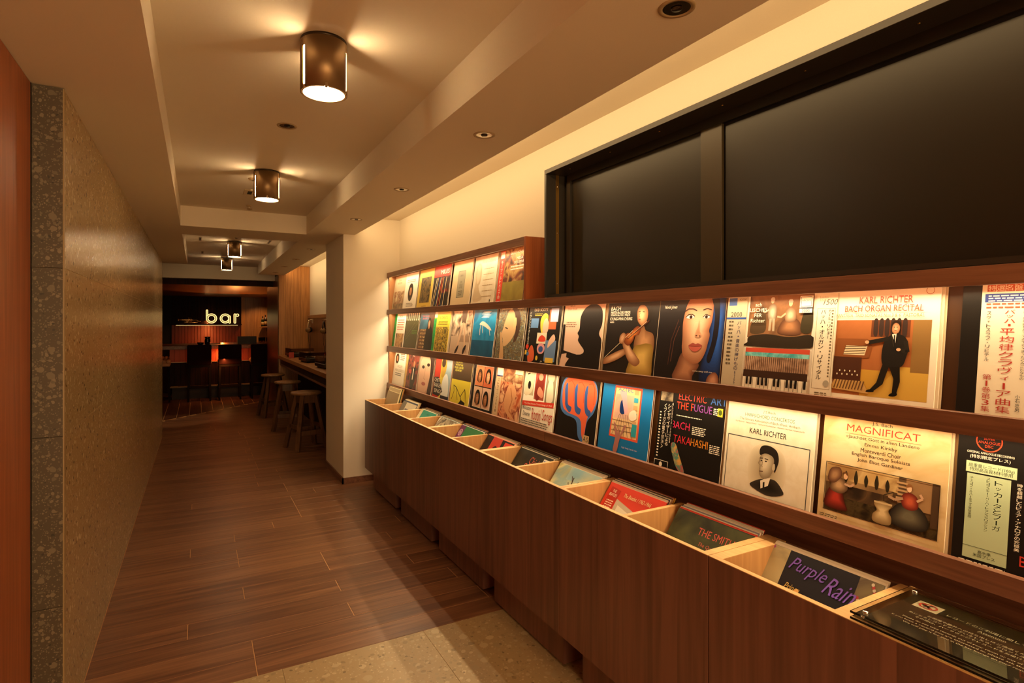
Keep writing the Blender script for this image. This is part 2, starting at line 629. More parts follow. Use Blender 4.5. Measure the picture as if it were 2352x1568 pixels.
# bar shell
struct('ceiling_bar', B(-2.2, 2.4, 10.6, 16.2, 2.07, 2.12), flat('#b5743f', .28, .35), 'copper coloured ceiling over the bar')
wb = struct('wall_bar', B(-1.6, .951, 15.93, 16.05, 0, 2.07), flat('#120605', .7), 'dark slatted back wall of the bar')
for k in range(22):
    x0 = -.556 + k * .0685
    put('slat', B(x0, x0 + .064, 15.905, 15.93, 1.37, 2.07, b=.003), M_DARKW, wb)
    put('slat', B(x0, x0 + .064, 15.905, 15.93, 0, 1.37, b=.003), M_REDD, wb)
put('seam', B(-.556, .951, 15.9035, 15.905, 1.84, 1.846), M_GAP, wb)
struct('wall_bar_right', B(1.03, 2.4, 15.93, 16.05, 0, 2.07), M_PANEL, 'warm wooden wall right of the bar sign')
struct('trim_2', B(.951, 1.03, 15.86, 15.98, 0, 2.07), wood('jamb', '#b87636', '#d08a45', 'z', 1, .4), 'amber lit wooden jamb beside the bar sign')
struct('wall_bar_end', B(2.28, 2.4, 11.5, 15.95, 0, 2.07), M_DARKW)
struct('wall_bar_return', B(1.3, 2.3, 11.42, 11.54, 0, 2.3), M_DARKW)

# downlights recessed in ceiling
DLP = [(1.043, y_, ZS) for y_ in (1.05, 2.14, 3.24, 4.33, 6.29, 7.35, 8.39, 9.44)] + [(.372, 2.912, ZC)]
dlm = {}
for q, (x, y, z) in enumerate(DLP):
    if q < 8:
        lab = ('recessed chrome downlight over the record racks, %s from the near end' % ('nearest', 'second', 'third', 'fourth')[q]) if q < 4 else \
              ('small recessed downlight over the listening counter, %s from the pier' % ('first', 'second', 'third', 'last')[q - 4])
    else:
        lab = 'recessed downlight alone between the first two drum lamps'
    t = thing('downlight', lab, 'downlight', (x, y, z), group='recessed downlights')
    if not dlm:
        dlm['t'] = MB().lathe([(.034, .0), (.0345, -.0025), (.045, -.0025), (.046, 0)], n=28, close=False).mesh('trim_ring')
        dlm['t'].materials.append(flat('#a58c66', .5))
        dlm['r'] = MB().lathe([(.034, -.0015), (.030, .012 - .0138), (.022, -.0012), (.0, -.001)], n=28, close=False).mesh('reflector')
        dlm['r'].materials.append(M_CHROME)
        dlm['l'] = MB().lathe([(.014, -.003), (.012, -.005), (0, -.0055)], n=20, close=False).mesh('lens')
        dlm['l'].materials.append(flat('#2a1d12', .2))
    put('trim_ring', dlm['t'], None, t)
    put('reflector', dlm['r'], None, t)
    put('lens', dlm['l'], None, t)

# drum ceiling lamps
M_BRONZE = flat('#8f7452', .42, .8)
M_INWH = flat('#e8d8bd', .6)
M_GLOW = emis('lamp_glow', (1.0, .70, .38), 82)
def arc_wall(mb, r0, r1, a0, a1, z0, z1, mi=0, n=14):
    vs = []
    for k in range(n + 1):
        a = a0 + (a1 - a0) * k / n
        for r in (r0, r1):
            for z in (z0, z1):
                vs.append((r * math.cos(a), r * math.sin(a), z))
    fs = []
    for k in range(n):
        o = k * 4; p = o + 4
        fs += [(o, p, p + 1, o + 1), (o + 2, o + 3, p + 3, p + 2), (o + 1, p + 1, p + 3, o + 3), (o, o + 2, p + 2, p)]
    fs += [(0, 1, 3, 2), (n * 4, n * 4 + 2, n * 4 + 3, n * 4 + 1)]
    mb.add(vs, fs, mi, False)


LPOS = [(.370, 1.985, 'nearest and largest drum ceiling lamp with lit slots'), (.375, 3.85, 'second drum ceiling lamp, in front of the ceiling beam'),
        (.368, 7.31, 'third drum ceiling lamp, first one beyond the ceiling beam'), (.36, 9.15, 'farthest drum ceiling lamp, nearest the bar')]
lens_me = shade_me = canopy_me = glow_me = rim_me = disc_me = None
for q, (x, y, lab) in enumerate(LPOS):
    t = thing('drum_lamp', lab, 'ceiling lamp', (x, y, ZC), group='bronze drum ceiling lamps')
    if shade_me is None:
        m = MB()
        Rr, hh, zt = .0755, .175, -.010
        view = math.atan2(-LPOS[0][1], -LPOS[0][0])       # slots left and right of the lamp, a notch in front
        sl = [view - R(56), view + R(72), view + R(188)]
        sw = R(4.4)
        sl.sort()
        for i in range(3):
            a0 = sl[i] + sw; a1 = sl[(i + 1) % 3] - sw
            if a1 < a0:
                a1 += 2 * PI
            arc_wall(m, Rr - .0025, Rr, a0, a1, -hh, zt)
        for a in sl:
            arc_wall(m, Rr - .0025, Rr, a - sw, a + sw, -.038, zt, n=3)
        shade_me = m.mesh('lamp_shade')
        for p in shade_me.polygons:
            p.use_smooth = True
        shade_me.materials.append(M_BRONZE)
        m = MB(); m.lathe([(0.001, 0), (.0742, 0), (.0742, -.0095), (.001, -.0095)], n=40)
        canopy_me = m.mesh('canopy'); canopy_me.materials.append(flat('#3a2c1e', .4, .6))
        m = MB(); m.lathe([(.0664, -.1632), (.0, -.1632)], n=40, close=False)
        lens_me = m.mesh('bottom_lens'); lens_me.materials.append(emis('lens_glow', (1.0, .72, .42), 24))
        m = MB(); m.lathe([(.0665, -.03), (.0665, -.163)], n=40, close=False)
        glow_me = m.mesh('diffuser'); glow_me.materials.append(M_GLOW)
        m = MB()
        a = view + R(6)
        arc_wall(m, .0668, .0728, a + R(4.5), a + 2 * PI - R(4.5), -.1755, -.1635, n=48)
        rim_me = m.mesh('inner_rim'); rim_me.materials.append(flat('#e8cfa0', .5))
    put('lamp_shade', shade_me, None, t)
    put('canopy', canopy_me, None, t)
    put('diffuser', glow_me, None, t)
    put('bottom_lens', lens_me, None, t)
    put('inner_rim', rim_me, None, t)
    a_ = view + R(6)
    put('tab', MB().beam((.0655 * math.cos(a_), .0655 * math.sin(a_), -.1705), (.0765 * math.cos(a_), .0765 * math.sin(a_), -.1705), .008, .013), M_BRONZE, t)

# other ceiling devices
t = thing('ceiling_socket', 'small square plate with two openings on the ceiling beside the second drum lamp', 'ceiling plate', (.345, 4.50, ZC))
put('plate', B(-.06, .06, -.09, .09, -.006, 0, b=.001), flat('#d8c7a4', .5), t)
put('opening', MB().box(-.035, -.006, -.05, .05, -.0075, -.006).box(.006, .035, -.05, .05, -.0075, -.006), M_GAP, t)
for q, (x, y, z, lab) in enumerate([(.318, 4.08, ZC, 'round smoke detector plate on the ceiling left of the second drum lamp'),
                                    (.356, 5.02, ZC, 'tiny sprinkler head nearer the ceiling plate, before the beam'),
                                    (.371, 5.16, ZC, 'tiny sprinkler head closest to the ceiling beam'),
                                    (.370, 6.95, ZC, 'dark sprinkler head just in front of the third drum lamp')]):
    t = thing('sprinkler' if q else 'smoke_detector', lab, 'sprinkler' if q else 'smoke detector', (x, y, z))
    r = .022 if q else .035
    put('cover', MB().lathe([(.001, -.008), (r * .8, -.008), (r, 0), (.001, 0)], n=20), flat('#3a2a1a' if q == 3 else '#b79a6c', .4), t)
    put('sensor', MB().lathe([(.001, -.016), (r * .3, -.014), (r * .35, -.008), (.001, -.008)], n=12), M_CHROME, t)
for (x, y) in ((.02, 7.25), (.72, 7.15), (.05, 8.6)):
    t = thing('ceiling_vent', 'short dark slot vent in the far ceiling coffer %s' % ('left of the third drum lamp' if (x, y) == (.02, 7.25) else 'right of the third drum lamp' if x > .5 else 'left of the farthest drum lamp'), 'vent', (x, y, ZC), group='slot vents in the far coffer')
    put('slot', B(-.008, .008, -.12, .12, -.003, 0), flat('#2c2014', .6), t)
    put('frame', MB().box(-.014, -.008, -.126, .126, -.004, 0).box(.008, .014, -.126, .126, -.004, 0), flat('#a58a60', .6), t)

# ------------------------------------------------------------------ black sliding-door frame (high on the record wall)
FX = 1.50
fy0, fy1 = -2.2, 2.402
zf0, zf1 = 1.529, 2.158
zi = 2.1366
win = struct('window_1', MB().box(FX, XW, fy0, fy1, zi, zf1, b=.001).box(FX, XW, fy1 - .018, fy1, zf0, zi, b=.001), M_FRAME, 'black metal framed box opening with dark sliding panels')
put('sill', B(FX + .004, XW, fy0, fy1 - .018, zf0, zf0 + .014), M_FRAME, win)
put('top_rail', B(1.601, 1.612, fy0, fy1 - .05, 2.100, zi), M_DOORP, win)
put('side_stile', B(1.601, 1.612, fy1 - .075, fy1 - .045, zf0 + .014, 2.100), M_FRAME, win)
put('brass_strip', B(1.556, 1.574, fy1 - .0195, fy1 - .018, zf0 + .014, zi), M_BRASS, win)
for zq in (1.60, 1.85, 2.08):
    put('screw', MB().lathe([(.001, 0), (.003, 0), (.003, -.002), (.001, -.002)], (1.565, fy1 - .0195, zq), 10, 0, 'y'), M_CHROME, win)
for k in range(7):
    yk = 2.25 - k * .30
    put('screw', MB().lathe([(.001, 0), (.0035, 0), (.0035, -.0015), (.001, -.0015)], (1.55, yk, zi), 10), M_BRASS, win)
put('sliding_panel', B(1.612, 1.6165, 1.45, fy1 - .05, zf0 + .014, 2.1005), M_DOORP, win)
put('panel_stile', B(1.600, 1.613, 1.397, 1.492, zf0 + .014, 2.0995, b=.001), flat('#3a301c', .40), win)
put('sliding_panel', B(1.610, 1.6145, fy0, 1.388, zf0 + .014, 2.088), M_DOORP, win)
put('back', B(1.6168, XW, fy0, fy1, zf0, zf1), M_GAP, win)

# ------------------------------------------------------------------ display rack
RX = 1.50
ry1 = 5.092
rk = thing('display_rack', 'long walnut wall rack with three lit rows of record sleeves', 'rack', (RX, ry1, .84))


def rp(name, x0, x1, y0, y1, z0, z1, mat, b=.0008):
    return put(name, B(x0 - RX, x1 - RX, y0 - ry1, y1 - ry1, z0 - .84, z1 - .84, b=b), mat, rk)


RY0 = -1.4
CY = 2.605                     # right end of the upper cabinet
rp('rail', RX, RX + .018, CY, ry1, 1.8166, 1.8585, M_WALNY)
rp('rail', RX, RX + .018, RY0, 3.87, 1.485, 1.5275, M_WALNY)
rp('rail', RX, RX + .018, 3.872, ry1, 1.485, 1.5275, M_WALNY)
rp('rail', RX, RX + .018, RY0, 3.2, 1.152, 1.2015, M_WALNY)
rp('rail', RX, RX + .018, 3.202, ry1, 1.152, 1.2015, M_WALNY)
rp('rail', RX, RX + .018, RY0, 2.4, .819, .868, M_WALNY)
rp('rail', RX, RX + .018, 2.402, ry1, .819, .868, M_WALNY)
rp('top_board', RX + .018, XW, CY, ry1 - .018, 1.840, 1.8585, M_WALNY)
rp('shelf', RX + .018, XW, RY0, ry1 - .018, 1.502, 1.514, M_BACK)
rp('shelf', RX + .018, XW, RY0, ry1 - .018, 1.169, 1.1845, M_BACK)
rp('shelf', RX + .018, XW, RY0, ry1 - .018, .834, .846, M_WALNY)
rp('side_panel', RX + .018, XW, ry1 - .018, ry1, .834, 1.8585, M_BACK)
rp('side_panel', RX, XW, CY - .02, CY, 1.5275, 1.8585, M_REDW)
rp('back_panel', 1.608, XW, RY0, ry1 - .018, .846, 1.502, M_BACK)
rp('back_panel', 1.608, XW, CY, ry1 - .018, 1.514, 1.84, M_BACK)
for (z, y0) in ((1.8352, CY + .01), (1.4985, RY0), (1.1655, RY0)):
    rp('led_strip', 1.519, 1.535, y0, ry1 - .03, z, z + .0035, flat('#e6d9bd', .5), 0)

# ------------------------------------------------------------------ printed covers
TXT = {}


def text_mesh(s, spacing=1.0):
    k = (s, spacing)
    if k in TXT:
        return TXT[k]
    cu = bpy.data.curves.new('tx', 'FONT')
    cu.body = s
    cu.align_x = 'CENTER'
    cu.resolution_u = 2
    cu.space_line = spacing
    o = bpy.data.objects.new('tx', cu)
    COL.objects.link(o)
    dg = bpy.context.evaluated_depsgraph_get()
    me = bpy.data.meshes.new_from_object(o.evaluated_get(dg))
    vs = [v.co.copy() for v in me.vertices]
    fs = [tuple(p.vertices) for p in me.polygons]
    bpy.data.objects.remove(o); bpy.data.curves.remove(cu); bpy.data.meshes.remove(me)
    if vs:
        x0 = min(v.x for v in vs); x1 = max(v.x for v in vs)
        y0 = min(v.y for v in vs); y1 = max(v.y for v in vs)
    else:
        x0 = x1 = y0 = y1 = 0
    TXT[k] = ([(v.x - x0, v.y - y0) for v in vs], fs, max(x1 - x0, 1e-4), max(y1 - y0, 1e-4))
    return TXT[k]


def smooth(pts, n=5):
    out = []
    L = len(pts)
    for i in range(L):
        p0, p1, p2, p3 = pts[i - 1], pts[i], pts[(i + 1) % L], pts[(i + 2) % L]
        for k in range(n):
            t_ = k / n
            out.append(tuple(.5 * (2 * p1[a] + (p2[a] - p0[a]) * t_ + (2 * p0[a] - 5 * p1[a] + 4 * p2[a] - p3[a]) * t_ ** 2
                                   + (-p0[a] + 3 * p1[a] - 3 * p2[a] + p3[a]) * t_ ** 3) for a in (0, 1)))
    return out


def clip01(p):
    return (min(max(p[0], 0.002), .998), min(max(p[1], 0.002), .998))


def art_mesh(items, W=.315, H=.315, th=.0035, name='cover_print', clip=True):
    mb = MB()
    mats = []

    def mi(c):
        m = noisy(c) if '|' in c else paper(c)
        if m not in mats:
            mats.append(m)
        return mats.index(m)
    for q, it in enumerate(items):
        yy_ = -th / 2 - .0001 - q * .00006
        k = it[0]

        def V(pts):
            return [((p[0] - .5) * W, yy_, p[1] * H) for p in (map(clip01, pts) if clip else pts)]
        if k == 'r':
            _, a, b, c, d, col = it
            mb.add(V([(a, b), (c, b), (c, d), (a, d)]), [(0, 1, 2, 3)], mi(col))
        elif k == 'e':
            _, u, v, a, b, col = it
            n = 28
            mb.add(V([(u + a * math.cos(2 * PI * i / n), v + b * math.sin(2 * PI * i / n)) for i in range(n)]), [tuple(range(n))], mi(col))
        elif k == 'o':      # ring
            _, u, v, a, wd, col = it
            n = 32
            pts = []
            for i in range(n):
                for r_ in (a, a - wd):
                    pts.append((u + r_ * math.cos(2 * PI * i / n), v + r_ * math.sin(2 * PI * i / n)))
            mb.add(V(pts), [(2 * i, 2 * ((i + 1) % n), 2 * ((i + 1) % n) + 1, 2 * i + 1) for i in range(n)], mi(col))
        elif k in 'pP':
            _, pts, col = it
            if k == 'p':
                pts = smooth(pts)
            pts = [clip01(p) for p in pts]
            tri = geometry.tessellate_polygon([[Vector((p[0], p[1], 0)) for p in pts]])
            mb.add(V(pts), [tuple(t_) for t_ in tri], mi(col))
        elif k == 'G':      # soft shaded patch: nested shapes, edge colour to centre colour
            _, pts, c0, c1 = it[:4]
            n = 14
            fu, fv = it[5] if len(it) > 5 else (sum(p[0] for p in pts) / len(pts), sum(p[1] for p in pts) / len(pts))
            base = smooth(pts, 4)
            h0 = [int(c0[i:i + 2], 16) for i in (1, 3, 5)]
            h1 = [int(c1[i:i + 2], 16) for i in (1, 3, 5)]
            for j in range(n):
                t_ = j / (n - 1)
                sc_ = 1 - .72 * t_
                cc = '#%02x%02x%02x' % tuple(int(a_ + (b_ - a_) * t_) for a_, b_ in zip(h0, h1))
                pp = [clip01((fu + (p[0] - fu) * sc_, fv + (p[1] - fv) * sc_)) for p in base]
                tri = geometry.tessellate_polygon([[Vector((p[0], p[1], 0)) for p in pp]])
                ys_ = yy_ - j * .000004
                mb.add([((p[0] - .5) * W, ys_, p[1] * H) for p in pp], [tuple(t2) for t2 in tri], mi(cc))
        elif k == 'f':      # frame outline
            _, a, b, c, d, wd, col = it
            for (e, f, g, h) in ((a, b, c, b + wd), (a, d - wd, c, d), (a, b, a + wd, d), (c - wd, b, c, d)):
                mb.add(V([(e, f), (g, f), (g, h), (e, h)]), [(0, 1, 2, 3)], mi(col))
        elif k == 't':      # text, centre u, baseline v, height h, optional width
            s_, u, v, h, col = it[1:6]
            op = it[6] if len(it) > 6 else {}
            vs, fs, tw, thh = text_mesh(s_, op.get('sp', 1.0))
            sc = h / thh
            sx = sc * op.get('sx', 1.0) * H / W
            if 'w' in op:
                sx = op['w'] / tw
            al = op.get('al', 'c')
            off = {'c': -tw * sx / 2, 'l': 0, 'r': -tw * sx}[al]
            sk = op.get('sk', 0)
            ro = R(op.get('rot', 0))
            P_ = []
            for (x_, y_) in vs:
                a_, b_ = off + x_ * sx + sk * y_ * sc, y_ * sc
                P_.append((u + a_ * math.cos(ro) - b_ * math.sin(ro), v + a_ * math.sin(ro) + b_ * math.cos(ro)))
            mb.add(V(P_), fs, mi(col))
        elif k == 'L':      # lines of fine print
            _, a, b, c, n, gap, col = it
            rr = random.Random(n * 7 + int(a * 100))
            for i in range(n):
                x_ = a
                lim = c - rr.uniform(0, .12) * (c - a)
                while x_ < lim:
                    w_ = rr.uniform(.015, .05)
                    yv = b - i * gap
                    e = min(x_ + w_, lim)
                    mb.add(V([(x_, yv), (e, yv), (e, yv + gap * .45), (x_, yv + gap * .45)]), [(0, 1, 2, 3)], mi(col))
                    x_ += w_ + .009
        elif k == 'v':      # vertical column of Japanese
            s_, u, v0, v1, wd, col = it[1:7]
            n = len(s_)
            ch = (v1 - v0) / n
            for i, c_ in enumerate(s_):
                if c_ == ' ':
                    continue
                vs, fs, tw, thh = text_mesh(c_)
                base = v1 - (i + 1) * ch
                f_ = .86
                if c_ == 'ー':
                    cc = [(u - wd * .07, base + ch * .1), (u + wd * .07, base + ch * .1), (u + wd * .07, base + ch * .9), (u - wd * .07, base + ch * .9)]
                    mb.add(V(cc), [(0, 1, 2, 3)], mi(col))
                    continue
                if c_ in '・.':
                    mb.add(V([(u - wd * .1, base + ch * .4), (u + wd * .1, base + ch * .4), (u + wd * .1, base + ch * .4 + wd * .2), (u - wd * .1, base + ch * .4 + wd * .2)]), [(0, 1, 2, 3)], mi(col))
                    continue
                small = c_ in 'ッャュョァィェっゃゅょ'
                g = .62 if small else 1
                sx, sy = wd * f_ * g / max(tw, .45), ch * f_ * g / max(thh, .45)
                mb.add(V([(u - tw * sx / 2 + x_ * sx, base + ch * .5 - thh * sy / 2 + y_ * sy) for x_, y_ in vs]), fs, mi(col))
        elif k == 's':      # stroke polyline
            _, pts, wd, col = it
            for a_, b_ in zip(pts, pts[1:]):
                d_ = Vector((b_[0] - a_[0], b_[1] - a_[1]))
                if d_.length < 1e-5:
                    continue
                nn = Vector((-d_.y, d_.x)).normalized() * wd / 2
                mb.add(V([(a_[0] + nn.x, a_[1] + nn.y), (b_[0] + nn.x, b_[1] + nn.y), (b_[0] - nn.x, b_[1] - nn.y), (a_[0] - nn.x, a_[1] - nn.y)]), [(0, 1, 2, 3)], mi(col))
    me = mb.mesh(name)
    for m in mats:
        me.materials.append(m)
    # face the reader
    import bmesh
    bm = bmesh.new(); bm.from_mesh(me)
    for f in bm.faces:
        if f.normal.y > 0:
            f.normal_flip()
    bm.to_mesh(me); bm.free()
    return me


JK = {}


def jacket(col, W=.315, th=.0035, edge=None):
    k = (col, W, th, edge)
    if k not in JK:
        me = B(-W / 2, W / 2, -th / 2, th / 2, 0, W, b=.0006).mesh('record_sleeve')
        me.materials.append(noisy(col) if '|' in col else paper(col))
        me.materials.append(paper(edge or '#e8dcc4'))
        for p in me.polygons:
            if abs(p.normal.y) < .5:
                p.material_index = 1
        JK[k] = me
    return JK[k]


def sleeve(col, label, loc, tilt, art=None, group=None, W=.315, th=.0035, edge=None, yaw=0):
    o = put('record_sleeve', jacket(col, W, th, edge), None, None, loc, (-tilt, 0, -R(90) + yaw))
    tag(o, label, 'record sleeve', group)
    if art:
        put('cover_print', art_mesh(art, W, W, th), None, o)
    return o


W_, K_, CR = '#f3ead6', '#14110f', '#e6d5b2'
SK, SK2 = '#d9a67c', '#b87f58'


def face(u, v, s, skin=SK, hair='#1c120c', side=1):
    """generic head: hair, shaded face, brows, eyes, nose, mouth"""
    dk = {'#d9a67c': '#a8714c', '#b87f58': '#80502f'}.get(skin, '#a8714c')
    it = [('p', [(u - s * .72, v - s * .75), (u - s * .86, v + s * .35), (u - s * .4, v + s * 1.2), (u + s * .45, v + s * 1.22), (u + s * .92, v + s * .35), (u + s * .78, v - s * .8)], hair),
          ('G', [(u - s * .52, v + s * .45), (u - s * .56, v - s * .2), (u - s * .34, v - s * .8), (u, v - s * 1.0), (u + s * .34, v - s * .8), (u + s * .54, v - s * .15), (u + s * .5, v + s * .5), (u, v + s * .82)], dk, skin, 5, (u + side * s * .12, v))]
    for e in (-1, 1):
        ex = u + e * s * .24 + side * s * .05
        it += [('s', [(ex - s * .12, v + s * .22), (ex + s * .12, v + s * .24)], s * .05, hair), ('e', ex, v + s * .1, s * .09, s * .035, '#efe2d0'), ('e', ex, v + s * .1, s * .04, s * .036, K_)]
    it += [('s', [(u + side * s * .07, v + s * .05), (u + side * s * .14, v - s * .24), (u + side * s * .02, v - s * .27)], s * .035, dk), ('e', u + side * s * .05, v - s * .5, s * .14, s * .04, '#8e4a3a')]
    return it


ROW1 = [
    ('#cdbb98', 'cream sleeve with a small landscape on the left end of the top row', [('t', 'GOULD', .5, .84, .05, '#b5563c'), ('L', .3, .79, .7, 2, .03, '#8a6a4a'),
     ('r', .1, .05, .95, .55, '#c9a878|#8a5b3e|#d8c29a|14'), ('r', .1, .04, .95, .2, '#5a4630|#a88a5c|20')], (899.4, 923.6)),
    (W_, 'white sleeve with a small dark oval portrait in the top row', [('L', .15, .80, .85, 2, .045, '#8a7a5e'), ('e', .5, .48, .2, .24, '#241a12'), ('e', .5, .5, .09, .11, SK2), ('L', .25, .17, .8, 3, .035, '#6a5a44')], (925.7, 952.4)),
    ('#d9b84a', 'yellow bordered sleeve with a dark forest picture in the top row', [('r', .16, .16, .86, .80, '#2a2416|#7a6236|#3d341e|18'), ('t', 'LISZT', .45, .87, .03, '#8a3a2a'), ('L', .35, .07, .7, 1, .03, '#6a4a2a')], (956.7, 988.6)),
    ('#1f1a17', 'red and black sleeve with slanting figures in the top row', [('r', 0, .74, 1, 1, '#c83a2a'), ('t', 'MILES', .66, .8, .1, W_, {'w': .5}),
     ('r', .35, .35, 1, .74, '#16120f|#3c2a20|#8a2a20|22')] + [('s', [(.02 + i * .1, .02 + (i % 3) * .03), (.2 + i * .085, .72)], .028, c) for i, c in enumerate(['#e8d8b0', '#d9c190', '#2b4f8a', '#e8d8b0', '#c83a2a', '#d9a860', '#2b3f6a', '#e6cfa0'])], (989.9, 1027)),
    ('#d8c096', 'tan cloth textured sleeve with a narrow grey label in the top row', [('r', .3, .2, .68, .78, '#a39a80'), ('f', .3, .2, .68, .78, .008, '#4a4436'), ('t', 'BACH', .49, .66, .035, '#4a4436'), ('t', 'SIX\nCELLO\nSUITES', .49, .4, .16, '#5a5240'), ('L', .38, .33, .6, 3, .04, '#5a5240')], (1031, 1079)),
    (W_, 'pale pencil drawn portrait sleeve with handwriting in the top row', [('r', 0, 0, 1, 1, '#e9dcc4|#d8c6a6|7')] +
     [('p', [(.08, .1), (.12, .5), (.1, .75), (.2, .86), (.32, .8), (.36, .6), (.33, .45), (.28, .4), (.34, .28), (.48, .12)], '#cdb592'), ('p', [(.16, .5), (.14, .76), (.24, .82), (.3, .7), (.29, .52), (.22, .44)], '#dcc6a4'),
      ('t', 'Michel Dalberto', .62, .85, .07, '#b9a07a', {'w': .6, 'sk': .3})] + [('L', .45, .72 - i * .11, .95, 1, .03, '#b09670') for i in range(6)] + [('e', .85, .08, .02, .03, '#3a2c1c')], (1080.4, 1134)),
    ('#8c7434', 'ochre choir painting sleeve with red paper band, right end of top row', [('r', .2, .4, 1, 1, '#3a241a|#8a4a2c|#c09a58|#6a3020|11'), ('r', .2, 0, 1, .4, '#8c7a34|#a8963f|9'), ('r', 0, 0, .19, 1, '#d8402a'), ('r', .02, .86, .17, .98, W_),
     ('v', 'モーツァルト大ミサ曲', .095, .1, .82, .09, W_), ('t', 'BEETHOVEN', .66, .9, .05, W_, {'w': .5}), ('t', 'MISSA\nSOLEMNIS', .75, .72, .12, W_, {'w': .38}), ('L', .45, .66, .95, 2, .05, W_)], (1138.5, 1200)),
]
